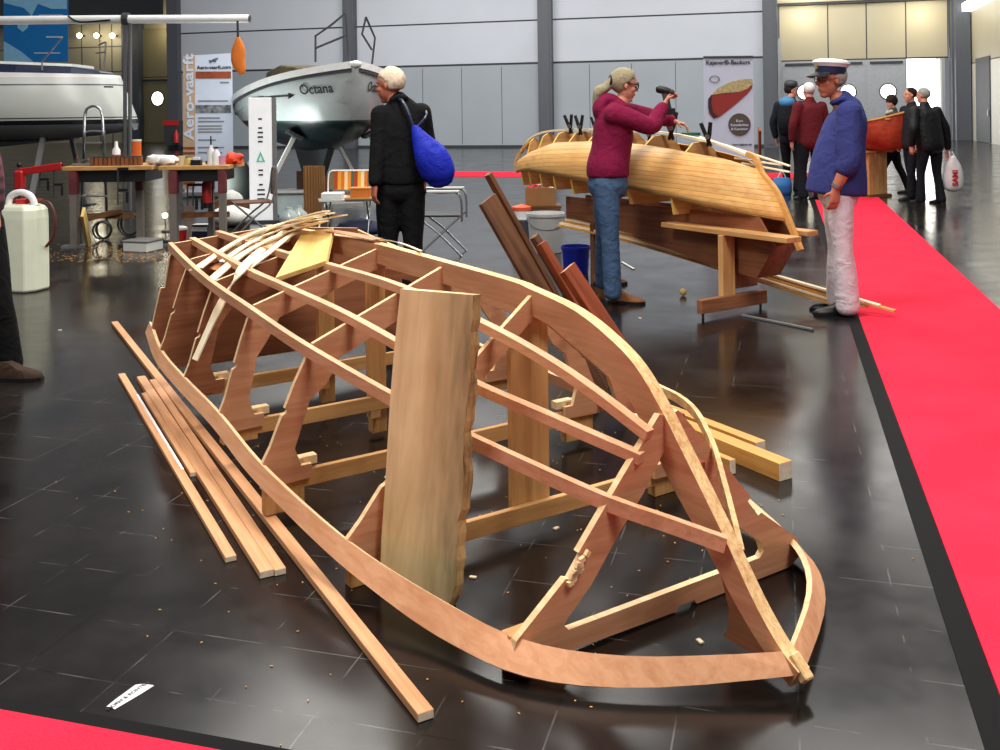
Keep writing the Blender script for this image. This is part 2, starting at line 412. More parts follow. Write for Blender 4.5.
# ---------------------------------------------------------------- setting
def tile_mat():
    m, nt, b = _mat('dark_tile_floor'); N, L = nt.nodes, nt.links
    tc = N.new('ShaderNodeTexCoord'); sp = N.new('ShaderNodeSeparateXYZ'); L.new(tc.outputs['Object'], sp.inputs[0])
    def grid(out, off, per, wd):
        a = N.new('ShaderNodeMath'); a.operation = 'ADD'; a.inputs[1].default_value = 1000 * per - off; L.new(out, a.inputs[0])
        d = N.new('ShaderNodeMath'); d.operation = 'DIVIDE'; d.inputs[1].default_value = per; L.new(a.outputs[0], d.inputs[0])
        f = N.new('ShaderNodeMath'); f.operation = 'PINGPONG'; f.inputs[1].default_value = 0.5; L.new(d.outputs[0], f.inputs[0])
        l = N.new('ShaderNodeMath'); l.operation = 'LESS_THAN'; l.inputs[1].default_value = wd / per; L.new(f.outputs[0], l.inputs[0])
        return l.outputs[0]
    gx = grid(sp.outputs['X'], 0.025, 0.28, 0.0022); gy = grid(sp.outputs['Y'], 2.16, 0.262, 0.0022)
    mxx = N.new('ShaderNodeMath'); mxx.operation = 'MAXIMUM'; L.new(gx, mxx.inputs[0]); L.new(gy, mxx.inputs[1])
    nz = N.new('ShaderNodeTexNoise'); nz.inputs['Scale'].default_value = 1.7; nz.inputs['Detail'].default_value = 7; nz.inputs['Roughness'].default_value = 0.65
    L.new(tc.outputs['Object'], nz.inputs['Vector'])
    nb = N.new('ShaderNodeTexNoise'); nb.inputs['Scale'].default_value = 6.0; nb.inputs['Detail'].default_value = 2
    L.new(tc.outputs['Object'], nb.inputs['Vector'])
    rp = N.new('ShaderNodeValToRGB'); rp.color_ramp.elements[0].position = 0.35; rp.color_ramp.elements[1].position = 0.75
    rp.color_ramp.elements[0].color = (0.006, 0.005, 0.0045, 1); rp.color_ramp.elements[1].color = (0.018, 0.0145, 0.013, 1)
    L.new(nz.outputs['Fac'], rp.inputs['Fac'])
    jr = N.new('ShaderNodeValToRGB'); jr.color_ramp.elements[0].position = 0.46; jr.color_ramp.elements[1].position = 0.66
    jr.color_ramp.elements[0].color = (0.004, 0.004, 0.004, 1); jr.color_ramp.elements[1].color = (0.09, 0.085, 0.08, 1)
    L.new(nb.outputs['Fac'], jr.inputs['Fac'])
    mix = N.new('ShaderNodeMixRGB'); L.new(mxx.outputs[0], mix.inputs['Fac']); L.new(rp.outputs['Color'], mix.inputs['Color1']); L.new(jr.outputs['Color'], mix.inputs['Color2'])
    # scattered saw dust
    vo = N.new('ShaderNodeTexNoise'); vo.inputs['Scale'].default_value = 42; vo.inputs['Detail'].default_value = 1; L.new(tc.outputs['Object'], vo.inputs['Vector'])
    gt = N.new('ShaderNodeMath'); gt.operation = 'GREATER_THAN'; gt.inputs[1].default_value = 0.86; L.new(vo.outputs['Fac'], gt.inputs[0])
    m2 = N.new('ShaderNodeMixRGB'); L.new(gt.outputs[0], m2.inputs['Fac']); L.new(mix.outputs['Color'], m2.inputs['Color1']); m2.inputs['Color2'].default_value = (0.35, 0.29, 0.22, 1)
    L.new(m2.outputs['Color'], b.inputs['Base Color'])
    rr = N.new('ShaderNodeMapRange'); rr.inputs['From Min'].default_value = 0.3; rr.inputs['From Max'].default_value = 0.7; rr.inputs['To Min'].default_value = 0.12; rr.inputs['To Max'].default_value = 0.26
    L.new(nz.outputs['Fac'], rr.inputs['Value']); L.new(rr.outputs['Result'], b.inputs['Roughness'])
    b.inputs['Specular IOR Level'].default_value = 0.32
    bp = N.new('ShaderNodeBump'); bp.inputs['Strength'].default_value = 0.05; bp.inputs['Distance'].default_value = 0.004
    L.new(nz.outputs['Fac'], bp.inputs['Height']); L.new(bp.outputs['Normal'], b.inputs['Normal'])
    return m
def carpet_mat():
    m, nt, b = _mat('red_carpet'); N, L = nt.nodes, nt.links
    tc = N.new('ShaderNodeTexCoord'); nz = N.new('ShaderNodeTexNoise'); nz.inputs['Scale'].default_value = 160; nz.inputs['Detail'].default_value = 3
    L.new(tc.outputs['Object'], nz.inputs['Vector'])
    n2 = N.new('ShaderNodeTexNoise'); n2.inputs['Scale'].default_value = 2.2; n2.inputs['Detail'].default_value = 5; L.new(tc.outputs['Object'], n2.inputs['Vector'])
    ad = N.new('ShaderNodeMath'); ad.operation = 'MULTIPLY_ADD'; ad.inputs[1].default_value = 0.6; L.new(nz.outputs['Fac'], ad.inputs[0])
    hf = N.new('ShaderNodeMath'); hf.operation = 'MULTIPLY'; hf.inputs[1].default_value = 0.4; L.new(n2.outputs['Fac'], hf.inputs[0]); L.new(hf.outputs[0], ad.inputs[2])
    rp = N.new('ShaderNodeValToRGB'); rp.color_ramp.elements[0].position = 0.3; rp.color_ramp.elements[1].position = 0.7
    rp.color_ramp.elements[0].color = (*srgb(214, 30, 56), 1); rp.color_ramp.elements[1].color = (*srgb(242, 52, 78), 1)
    L.new(ad.outputs[0], rp.inputs['Fac']); L.new(rp.outputs['Color'], b.inputs['Base Color'])
    b.inputs['Roughness'].default_value = 0.95; b.inputs['Specular IOR Level'].default_value = 0.1
    bp = N.new('ShaderNodeBump'); bp.inputs['Strength'].default_value = 0.3; bp.inputs['Distance'].default_value = 0.004; L.new(nz.outputs['Fac'], bp.inputs['Height']); L.new(bp.outputs['Normal'], b.inputs['Normal'])
    return m
M['floor'] = tile_mat(); M['carpet'] = carpet_mat()
M['wallup'] = flat('upper_wall_panel', srgb(186, 192, 202), 0.55, var=0.03, scale=0.6)
M['walllow'] = flat('lower_wall_panel', srgb(150, 158, 166), 0.55, var=0.04, scale=0.6)
M['wallseam'] = flat('wall_seam', srgb(44, 48, 54), 0.6)
M['pillar'] = flat('dark_pillar', srgb(78, 82, 90), 0.5)
M['beige'] = flat('beige_panel', srgb(170, 162, 138), 0.5, var=0.05, scale=0.5)
M['doorgrey'] = flat('grey_door', srgb(150, 154, 162), 0.4)
M['olive'] = flat('olive_door', srgb(140, 130, 96), 0.35)
M['paleside'] = flat('pale_side_wall', srgb(206, 204, 192), 0.5)
YB, YD = 36.6, 44.0
mb = MB(); mb.add([(-40, -4, 0), (12, -4, 0), (12, 50, 0), (-40, 50, 0)], [(0, 1, 2, 3)])
struct('floor', mb, M['floor'])
xL = aty(181, 60, YB).x; xR = aty(763, 60, YB).x
zl = aty(500, 64, YB).z; zu = aty(500, 21.5, YB).z
mb = MB(); HW = 9.0
mb.bx(xL, xR, YB, YB + 0.3, 0.0, zl - 0.04, 1)                                  # lower panels
mb.bx(xL, xR, YB, YB + 0.3, zl + 0.04, zu - 0.03, 0); mb.bx(xL, xR, YB, YB + 0.3, zu + 0.03, zu + 1.75, 0); mb.bx(xL, xR, YB, YB + 0.3, zu + 1.81, HW, 0)
mb.bx(xL, xR, YB + 0.03, YB + 0.28, 0, HW, 2)
wb = struct('wall_back', mb, [M['wallup'], M['walllow'], M['wallseam']])
seams = MB()
for px in (230, 300, 423, 462, 502, 590, 632, 676, 722):
    x = aty(px, 110, YB).x; seams.bx(x - 0.012, x + 0.012, YB - 0.004, YB + 0.02, 0.15, zl - 0.1)
seams.build('panel_seams', M['pillar'], parent=wb)
mb = MB(); mb.bx(xL, xR, YB - 0.05, YB, 0, 0.10); struct('baseboard_back', mb, M['wallseam'])
k = 0
for a, b in ((346.5, 357.5), (540, 553.5), (763, 777)):
    k += 1; x0 = aty(a, 60, YB).x; x1 = aty(b, 60, YB).x
    mb = MB(); mb.bx(x0, x1, YB - 0.35, YB - 0.02, 0, HW); mb.bx(x0 + 0.08, x1 - 0.08, YB - 0.37, YB - 0.35, 0.1, HW - 0.1)
    struct('trim_%d' % k, mb, M['pillar'])
x0 = aty(171, 60, YB).x
mb = MB(); mb.bx(x0, xL + 0.02, YB - 0.3, YB + 6.2, 0, HW); mb.bx(x0 + .02, xL - 0.02, YB - 0.32, YB - 0.3, 0.05, HW - .1); struct('trim_4', mb, M['pillar'])
# right recess with doors
xd0 = aty(777, 60, YB).x; xs = aty(950, 120, YD).x
mb = MB(); mb.bx(xR + .05, xd0 + 0.02, YB, YD, 0, HW); struct('wall_return', mb, M['pillar'])
zt = aty(860, 60, YD).z            # door head
ztop = aty(860, 3.5, YD).z
mb = MB()
pxs = [779, 828, 866.5, 906, 948]
X = [aty(p, 40, YD).x for p in pxs]
for a, b in zip(X, X[1:]): mb.bx(a + 0.025, b - 0.025, YD, YD + 0.2, zt + 0.06, ztop, 0)
mb.bx(X[0], X[-1], YD + 0.02, YD + 0.18, zt, ztop + 0.02, 1)
mb.bx(X[0] - .3, X[-1] + 1.0, YD - 0.2, YD + 0.2, ztop + 0.02, ztop + 0.12, 1)
mb.bx(X[0] - .3, X[-1] + 1.0, YD - 0.25, YD + 0.2, ztop + 0.12, HW, 0)
struct('wall_doors', mb, [M['beige'], M['wallseam']])
def disc(mb, c, r, t, seg=24, mi=0, ax='Y'):
    R = Matrix.Rotation(PI/2, 3, 'X') if ax == 'Y' else Matrix.Rotation(PI/2, 3, 'Y')
    return mb.lathe(c, [(0, -t/2), (r, -t/2), (r, t/2), (0, t/2)], seg, R, mi)
def door_leaf(i, x0, x1, h, win, mat, Y, trimless=False):
    mb = MB()
    if win:
        cx, cz, r = win; n = 24
        hole = [(cx + r * math.cos(2*PI*j/n), cz + r * math.sin(2*PI*j/n)) for j in range(n)]
        mb.plate([[(x0, 0.02), (x1, 0.02), (x1, h), (x0, h)], hole], lambda a, b, o: V((a, Y - o, b)), 0.08, 0, 0)
    else: mb.bx(x0, x1, Y - 0.04, Y + 0.04, 0.02, h)
    d = struct('door_%d' % i, mb, mat)
    if win:
        g = MB(); disc(g, (cx, Y, cz), r, 0.03); g.build('window_pane', M['glow'], parent=d)
        g = MB(); g.lathe((cx, Y - 0.045, cz), [(r - .01, -.015), (r + 0.04, -.015), (r + 0.04, .015), (r - .01, .015), (r - .01, -.015)], 24, Matrix.Rotation(PI/2, 3, 'X'), caps=False); g.build('window_rim', M['wallseam'], parent=d)
    g = MB(); hx = x1 - 0.15 if i % 2 else x0 + 0.15; g.bx(hx - 0.02, hx + 0.02, Y - 0.1, Y - 0.05, 1.0, 1.3); g.build('door_handle', M['steel'], parent=d)
    g = MB(); g.bx(x0 + .1, x1 - .1, Y - 0.12, Y - 0.05, h - 0.16, h - 0.08); g.build('door_closer', M['wallseam'], parent=d)
    return d
def wc(px, py): p = aty(px, py, YD); return p.x, p.z
r_ = abs(aty(896, 90, YD).x - aty(880, 90, YD).x) / 2
dx = [aty(p, 90, YD).x for p in (783, 826, 829, 865, 867.5, 905.5, 942)]
door_leaf(1, dx[0], dx[1], zt, (wc(805, 92)[0], wc(805, 92)[1], r_), M['doorgrey'], YD)
door_leaf(2, dx[2], dx[3], zt, (wc(848, 92)[0], wc(848, 92)[1], r_), M['doorgrey'], YD)
door_leaf(3, dx[4], dx[5], zt, (wc(888, 91.5)[0], wc(888, 91.5)[1], r_), M['doorgrey'], YD)
mb = MB()
for x in (dx[0], (dx[1] + dx[2]) / 2, (dx[3] + dx[4]) / 2, dx[5], dx[6] + 0.06): mb.bx(x - 0.06, x + 0.06, YD - 0.02, YD + 0.15, 0, zt)
mb.bx(dx[0] - 1.0, dx[0] - 0.05, YD - .02, YD + .15, 0, zt + 1)
struct('trim_5', mb, M['doorgrey'])
mb = MB(); mb.bx(dx[5], dx[6], YD + 1.5, YD + 1.6, -0.05, zt + 0.5); mb.bx(dx[5] - .05, dx[5], YD + .3, YD + 1.6, -.05, zt + .5)
struct('wall_daylight', mb, M['glow'])
# open door leaf swung outward
mb = MB(); mb.bx(dx[6] - 0.05, dx[6] + 0.02, YD + 0.1, YD + 1.1, 0.02, zt); d4 = struct('door_4', mb, M['paleside'])
g = MB(); g.bx(dx[6] - 0.1, dx[6] - 0.05, YD + .25, YD + .32, 1.0, 1.3); g.build('door_handle', M['steel'], parent=d4)
# right dark column + side wall
ca = aty(955, 100, YD - 0.6); cb = aty(970, 100, YD - 0.6)
mb = MB(); mb.bx(ca.x, cb.x, YD - 0.9, YD + 0.2, 0, HW); mb.bx(ca.x - .08, ca.x, YD - .5, YD + .2, 0, HW); struct('trim_6', mb, M['pillar'])
xs = cb.x + 0.05
mb = MB(); mb.bx(xs, xs + 0.3, 30, YD + 0.2, 0.0, zt - .3, 1); mb.bx(xs, xs + 0.3, 30, YD + 0.2, zt - .26, HW, 0); mb.bx(xs + .02, xs + .3, 30, YD, zt - .31, zt - .25, 2); struct('wall_right', mb, [M['beige'], M['paleside'], M['wallseam']])
def onx(px, py, Xw):
    x, kk = ray(px, py); d = Xw / (x * _cy - _sy); return atd(px, py, d)
ya, yb = onx(977, 100, xs).y, onx(991, 100, xs).y; zd = onx(984, 57, xs).z
mb = MB(); mb.bx(xs - 0.04, xs + 0.02, min(ya, yb), max(ya, yb), 0.02, zd); d5 = struct('door_5', mb, M['wallseam'])
g = MB(); g.bx(xs - 0.1, xs - 0.04, min(ya, yb) + .1, min(ya, yb) + .16, 1.0, 1.25); g.build('door_handle', M['steel'], parent=d5)
# ceiling lights along the right wall and above the doors
p = onx(985, 4, xs)
mb = MB(); mb.bx(xs - 0.35, xs - .02, p.y - 6, p.y + 3, p.z - 0.02, p.z + .3, 0)
o = mb.build('strip_light', M['glow']); tag(o, 'glowing strip light high on the right side wall', 'light')
# left recess
xl0 = aty(-160, 60, YD).x; xr0 = aty(171, 60, YD).x
mb = MB()
mb.bx(xl0, xr0 + .2, YD, YD + 0.3, 0, HW, 0)
for px in (82, 100, 112, 134):
    x = aty(px, 60, YD).x; mb.bx(x - .03, x + .03, YD - 0.01, YD, 0, aty(100, 24, YD).z, 1)
for py in (47, 72, 95):
    z = aty(100, py, YD).z; mb.bx(xl0, aty(124, 60, YD).x, YD - 0.01, YD, z - .03, z + .03, 1)
struct('wall_recess', mb, [M['beige'], M['pillar']])
pz = aty(120, 23, YD - 1).z
mb = MB(); mb.bx(xl0, xr0 + .2, YD - 1.2, YD - .9, pz, HW); struct('trim_7', mb, M['darkgrey'])
xa, xb = aty(124, 60, YD - .3).x, aty(141, 60, YD - .3).x
mb = MB(); mb.bx(xa, xb, YD - .5, YD, 0, pz); struct('trim_8', mb, M['pillar'])
x0, x1 = aty(142, 60, YD - .1).x, aty(171.5, 60, YD - .1).x
cx, cz = aty(158, 98.5, YD - .1).x, aty(158, 98.5, YD - .1).z
door_leaf(6, x0, x1, aty(150, 78, YD).z, (cx, cz, r_ * 1.05 * 1.1), M['olive'], YD - .1)
mb = MB(); mb.bx(x0, x1, YD - .12, YD - .02, aty(150, 77, YD).z, aty(150, 29, YD).z); struct('trim_9', mb, M['olive'])
for px, s in ((78, 'leftmost'), (95, 'middle'), (111, 'rightmost')):
    p = aty(px, 35.5, YD - .5); t = thing('wall_lamp', 'bright warm wall lamp, %s of the three beyond the white yacht' % s, 'lamp', p, group='warm lamps in the left recess')
    g = MB(); g.lathe(p + V((0, .1, 0)), [(0, -.10), (.11, -.08), (.14, 0), (.11, .08), (0, .10)], 16, Matrix.Rotation(PI/2, 3, 'X')); g.build('lamp_glass', M['lampglow'], parent=t)
    g = MB(); g.bx(p.x - .04, p.x + .04, p.y + .2, YD, p.z - .04, p.z + .04); g.build('bracket', M['darkgrey'], parent=t)
def point(loc, e, col, r=.25):
    l = bpy.data.lights.new('warm_spot', 'POINT'); l.energy = e; l.color = col; l.shadow_soft_size = r
    o = bpy.data.objects.new('warm_spot', l); COL.objects.link(o); o.location = loc
WARM = (1, .90, .66)
p = aty(96, 36, YD - 1.2); point(p, 70, WARM); p = aty(160, 30, YD - 1.0); point(p, 60, WARM)
for px in (803, 925): p = aty(px, 12, YD - 1.0); point(p, 70, WARM)
area((1, 38, 8.8), 5, 900, (3, 44, 2), (1, .97, .9))
# carpets
def carpet(x0, x1, y0, y1, label, z=0.006):
    M4 = Matrix.Translation(((x0+x1)/2, (y0+y1)/2, 0)); mb = MB(); mb.bx(x0, x1, y0, y1, 0.0005, z)
    return tag(mb.build('red_carpet', M['carpet'], M4=M4), label, 'carpet')
carpet(0.50, 1.47, 2.03, 20.5, 'long red carpet runner along the right side, under the white-trousered man', 0.006)
carpet(-8.0, 1.47, 1.0, 1.985, 'red carpet edge in the near left corner of the floor', 0.0055)
carpet(-9.0, 1.9, 20.6, 22.4, 'distant red carpet strip crossing in front of the grey back wall', 0.006)
mb = MB(); mb.bx(0.425, 0.497, 2.06, 20.4, 0.0008, 0.003); tag(mb.build('floor_tape', M['tape'], M4=Matrix.Translation((.46, 10, 0))), 'black tape strip along the left edge of the long red runner', 'tape')
mb = MB(); mb.bx(-8, .42, 1.988, 2.03, 0.0008, 0.003); tag(mb.build('floor_tape', M['tape'], M4=Matrix.Translation((-3, 2.05, 0))), 'black tape strip along the far edge of the near left carpet', 'tape')
# ---------------------------------------------------------------- upturned boat skeleton
BF = Frame((.477, 2.823), (.55, -.835))
boat = thing('boat_skeleton', 'large upturned wooden boat skeleton of plywood frames, keel and stringers on the dark floor', 'boat', M4=BF.M)
def L(u, v, z): return V((u, -v, z))
PLY = [M['ply_y'], M['edge']]
PLYD = [M['plydark_y'], M['edge']]
KT = [(-3.24, .825), (-2.7, .850), (-2.29, .862), (-1.84, .869), (-1.27, .861), (-.8, .852), (-.665, .84), (-.416, .806), (-.227, .742), (-.119, .683), (-.02, .590), (.052, .507), (.143, .401), (.222, .305), (.32, .180), (.40, .100), (.462, .062)]
def keel_z(u): return cinterp(KT, u)
# keel: a curved plank on edge
def curve2(pts, n=6): return [(p.x, p.y) for p in smooth_path([V((a, b, 0)) for a, b in pts], n)]
top = curve2(KT, 5); low = []
for i, (u, z) in enumerate(top):
    a = top[max(i-1, 0)]; b = top[min(i+1, len(top)-1)]
    tx, tz = b[0]-a[0], b[1]-a[1]; l = math.hypot(tx, tz)
    dep = 0.085 + 0.02 * max(0, min(1, (u + .8) / .9)) - .05 * max(0, min(1, (u - .1) / .3))
    low.append((u + tz/l*dep, z - tx/l*dep))
mb = MB()
for i in range(len(top) - 1):
    a, b, c, d = top[i], top[i+1], low[i+1], low[i]
    for sgn in (1, -1):
        vs = [L(p[0], sgn*.021, p[1]) for p in (a, b, c, d)]
        mb.add(vs, [(0, 1, 2, 3)], 0)
    mb.add([L(a[0], .021, a[1]), L(b[0], .021, b[1]), L(b[0], -.021, b[1]), L(a[0], -.021, a[1])], [(0, 1, 2, 3)], 1)
    mb.add([L(d[0], .021, d[1]), L(c[0], .021, c[1]), L(c[0], -.021, c[1]), L(d[0], -.021, d[1])], [(3, 2, 1, 0)], 0)
for a, d in ((top[0], low[0]), (top[-1], low[-1])):
    mb.add([L(a[0], .021, a[1]), L(a[0], -.021, a[1]), L(d[0], -.021, d[1]), L(d[0], .021, d[1])], [(0, 1, 2, 3)], 1)
mb.build('keel', [M['ply_x'], M['keeledge']], boat, local=True)['label'] = 'curved plywood keel with pale laminated top edge'
# stem knee below the keel at the bow
kn = [(-.07, .53), (.03, .40), (.10, .325), (.166, .252), (.205, .18), (.226, .118), (.222, .065), (.203, .039), (.225, .036), (.315, .034), (.43, .045), (.40, .075), (.32, .155), (.222, .28), (.143, .376), (.052, .48), (-.0, .545)]
mb = MB().plate([kn], lambda a, b, o: L(a, o, b), .026); mb.build('stem_knee', [M['plydark_x'], M['edge']], boat, local=True)
mb = MB(); mb.beam(L(.425, 0, .085), L(.474, 0, .040), .03, .03); mb.build('stem_block', M['keeledge'], boat, local=True, bevel=.004)
# frames
FR = { # u: sheer v, sheer z, chine v, chine z
 2: (-2.85, .690, .300, .553, .720), 3: (-2.40, .700, .272, .568, .676), 4: (-1.84, .716, .257, .590, .655),
 5: (-1.27, .746, .223, .575, .605), 6: (-.665, .700, .163, .433, .492)}
def outer_half(vs, zs, vc, zc, zk, drop=.09):
    m = .50
    vm, zm = vs + (vc - vs)*m, zs + (zc - zs)*m
    bul = .003
    q = lambda t: (vs + (vc + .014 - vs)*t + bul*math.sin(PI*t), zs + (zc - .03 - zs)*t)
    return [(vs + .012, zs - drop), (vs + .008, zs), q(.15), q(.3), q(.44), (q(.45)[0] - .014, q(.45)[1] + .004), (q(.50)[0] - .014, q(.50)[1]), (q(.51)[0], q(.51)[1]), q(.75),
            (vc + .012, zc - .035), (vc - .014, zc - .035), (vc - .014, zc + .012), (.021, zk - .022)]
for k, (u, vs, zs, vc, zc) in FR.items():
    zk = keel_z(u)
    o = outer_half(vs, zs, vc, zc, zk)
    if k == 2:
        pts = o + [(-a, b) for a, b in reversed(o)]
        mats = PLYD
    else:
        hgt = {3: .13, 4: .09, 5: .10, 6: .09}[k]
        sl = (zk - zc) / vc
        inn = [(vs - .175, zs - .085), (vs - .175, zs - .035), (vs - .135, zs - .035), (vs - .112, zs + .03), (vs - .10 + (vc + .03 - vs)*.5, zs + (zc - zs)*.5),
               (vc - .065, zc - .14), (vc - .12, zc - hgt + .12*sl*.9), (.03, zk - .022 - hgt), (0, zk - .024 - hgt)]
        pts = o + [(-a, b) for a, b in reversed(o)] + [(-a, b) for a, b in inn[:-1]] + list(reversed(inn))
        mats = PLY if k > 3 else PLYD
    f = MB().plate([pts], lambda a, b, t, u=u: L(u + t, a, b), .02).build('frame', mats, boat, local=True)
    if k != 2:
        for s in (1, -1):   # small glue blocks on the inner side
            MB().bx(u - .05, u - .012, -s*(vs - .16) - .045, -s*(vs - .16) + .045, zs - .045, zs - .015).build('glue_block', M['edge'], f, local=True)
    # cross tie near the floor
    zt0 = zs - .06 if k > 3 else zs - .045
    MB().bx(u - .034, u - .011, -(vs - .12), vs - .12, zt0 - .062, zt0).build('cross_tie', [M['tan_y']], boat, local=True, bevel=.002)
    # supporting posts under the frame
    for s in (1, -1):
        if k == 2: continue
        p = MB().bx(u - .055, u - .012, -s*(vs - .01), -s*(vs - .155), {3: .165, 4: .115, 5: .028, 6: .0}[k], zs - .02)
        p.build('support_post', M['tan_z'], boat, local=True, bevel=.002)
    if k in (3, 4, 5):
        MB().bx(u - .056, u - .013, -.05, .0, .10, zk - .06).build('centre_post', M['tan_z'], boat, local=True, bevel=.002)
    if k in (3, 4):
        MB().bx(u - .10, u - .056, -.02, .05, .02, zk - .10).build('centre_post', M['tan_z'], boat, local=True, bevel=.002)
    if k == 6:
        MB().bx(u - .06, u - .035, -.08, .078, .045, zk - .11).build('centre_post', M['tan_z'], boat, local=True, bevel=.002)
# transom
zk = keel_z(-3.2)
T = [(.62, .20), (.648, .335), (.628, .427), (.598, .545), (.578, .545), (.552, .70), (.545, .715), (.525, .715), (.525, .772), (.02, zk - .01)]
pts = T + [(-a, b) for a, b in reversed(T)]
MB().plate([pts], lambda a, b, o: L(-3.2 + o, a, b), .022).build('transom', PLYD, boat, local=True)
# bow frame: a tall triangle with a cut-out
o7 = [(.555, .03), (.536, .088), (.376, .205), (.362, .200), (.318, .252), (.332, .263), (.18, .428), (.036, .580), (.021, .575)]
hole = [(.022, .47), (.10, .37), (.185, .285), (.29, .165), (.362, .105), (.384, .085), (.368, .068), (-.368, .068), (-.384, .085), (-.372, .115), (-.29, .175), (-.185, .29), (-.10, .375), (-.022, .47)]
pts = o7 + [(-a, b) for a, b in reversed(o7)] + [(-.50, .005), (-.10, .004), (-.09, .018), (-.03, .018), (-.02, .004), (.41, .012)]
fr = MB().plate([pts, hole], lambda a, b, o: L(-.02 + o, a, b), .022).build('bow_frame', PLY, boat, local=True)
mb = MB()
for i in range(14):
    t = random.random(); mb.box(L(.002, .372 - .055*t + random.uniform(-.008, .008), .203 + .055*t + random.uniform(-.01, .006)), (.012, .016, .012), Matrix.Rotation(random.random()*3, 3, 'X'))
mb.build('glue_residue', M['edge'], fr, local=True)
for s in (1, -1): MB().bx(-.075, -.034, -s*.54, -s*.44, 0, .09).build('support_post', M['tan_z'], boat, local=True, bevel=.002)
# gunwales
GU = [(-3.32, .628, .352), (-2.85, .695, .305), (-2.40, .712, .276), (-1.84, .730, .257), (-1.27, .759, .223), (-.665, .714, .163), (-.35, .632, .118), (-.02, .530, .089), (.10, .455, .088), (.21, .350, .089), (.305, .220, .091), (.372, .09, .091), (.412, .022, .092)]
GLO = [(153, 311), (159, 320), (180, 360), (204, 400), (223, 438), (236, 454), (265, 490), (284, 508), (308, 525), (351, 572.6), (416, 625), (452, 646), (515, 671), (594, 684), (690, 685), (760, 680), (799, 674)]
def gun(s):
    vv = [(a, b) for a, b, c in GU]; zz = [(a, c) for a, b, c in GU]
    us = [-3.32 + i*(.412 + 3.32)/70 for i in range(71)]
    ring = []
    LOW = [(-.02, .596, .026), (.10, .518, .028), (.21, .408, .028), (.31, .268, .030), (.40, .095, .038), (.452, .012, .048)]
    tlt = 0.0
    for i, u in enumerate(us):
        v, z = cinterp(vv, u), cinterp(zz, u)
        if u <= -.02:
            v2 = v + .022 + .030*max(0, (u + 1.0))
            z2 = BF.zat(u, v2, GLO); z2 = max(z - .095, min(z - .055, z2)); u2 = u
        else:
            t = (u + .02)/(.412 + .02); u2 = -.02 + t*(.452 + .02)
            v2 = cinterp([(a, b) for a, b, c in LOW], u2); z2 = cinterp([(a, c) for a, b, c in LOW], u2)
        A = L(u, s*v, z); B = L(u2, s*v2, z2)
        ring.append((A, B))
    for _ in range(3):
        bs = [b.copy() for a, b in ring]; as_ = [a.copy() for a, b in ring]
        for i in range(1, len(ring) - 1): ring[i] = ((as_[i-1] + 2*as_[i] + as_[i+1])/4, (bs[i-1] + 2*bs[i] + bs[i+1])/4)
    for _ in range(4):
        zs = [b.z for a, b in ring]
        for i in range(1, len(ring) - 1): ring[i][1].z = (zs[i-1] + 2*zs[i] + zs[i+1]) / 4
    rings = []
    for i, (A, B) in enumerate(ring):
        t = ring[min(i+1, 70)][0] - ring[max(i-1, 0)][0]
        nrm = t.cross(A - B).normalized(); 
        if nrm.z < 0: nrm = -nrm
        nn = nrm * .018
        rings.append([A, B, B - nn, A - nn])
    mb = MB(); k = 4
    vs = [p for r in rings for p in r]
    for i in range(len(rings) - 1):
        for j in range(4):
            mb_idx = (i*4 + j, i*4 + (j+1) % 4, (i+1)*4 + (j+1) % 4, (i+1)*4 + j)
            mb.f.append(mb_idx); mb.m.append(1 if j in (1, 3) else 0)
    mb.f += [(3, 2, 1, 0), tuple(len(vs) - 4 + j for j in range(4))]; mb.m += [1, 1]; mb.v = vs
    return mb.build('gunwale', [M['gunwale'], M['edge']], boat, local=True)
gun(1); gun(-1)
# stringers
def stringer(pts, w, h, mat=None, ext=0.0):
    P = smooth_path([L(*p) for p in pts], 6)
    return MB().sweep(P, w, h, Z).build('stringer', mat or M['stringer'], boat, local=True)
S1 = [(-3.25, .533, .752), (-2.85, .552, .704), (-2.40, .572, .667), (-1.84, .594, .645), (-1.27, .579, .595), (-.665, .437, .482), (-.3, .335, .425), (-.02, .226, .372), (.12, .12, .332), (.235, .030, .297)]
for s in (1,): stringer([(a, s*b, c) for a, b, c in S1], .024, .04)
stringer([(a, -b, c) for a, b, c in S1[:6]] + [(-.3, -.345, .475), (-.05, -.20, .455), (.10, -.108, .373), (.235, -.026, .262)], .015, .028, M['keeledge'])['label'] = 'pale far side stringer sprung along the keel'
for s in (1, -1):
    if s < 0: continue
    stringer([(-3.24, s*.42, .775), (-2.4, s*.43, .73), (-1.84, s*.43, .716), (-1.27, s*.414, .69), (-.665, s*.33, .597), (-.3, s*.225, .535), (-.0, s*.113, .474)], .032, .03)
    stringer([(-3.24, s*.28, .80), (-2.4, s*.25, .785), (-1.84, s*.227, .785), (-1.27, s*.205, .777), (-.665, s*.192, .73), (-.3, s*.14, .648), (.0, s*.084, .533)], .032, .03)
# small blocks and a clamp left near the bow on the far side
mb = MB(); mb.bx(-.06, -.02, .03, .075, .49, .56); mb.bx(.01, .05, .045, .085, .40, .44); mb.build('glue_block', M['redplank'], boat, local=True, bevel=.003)
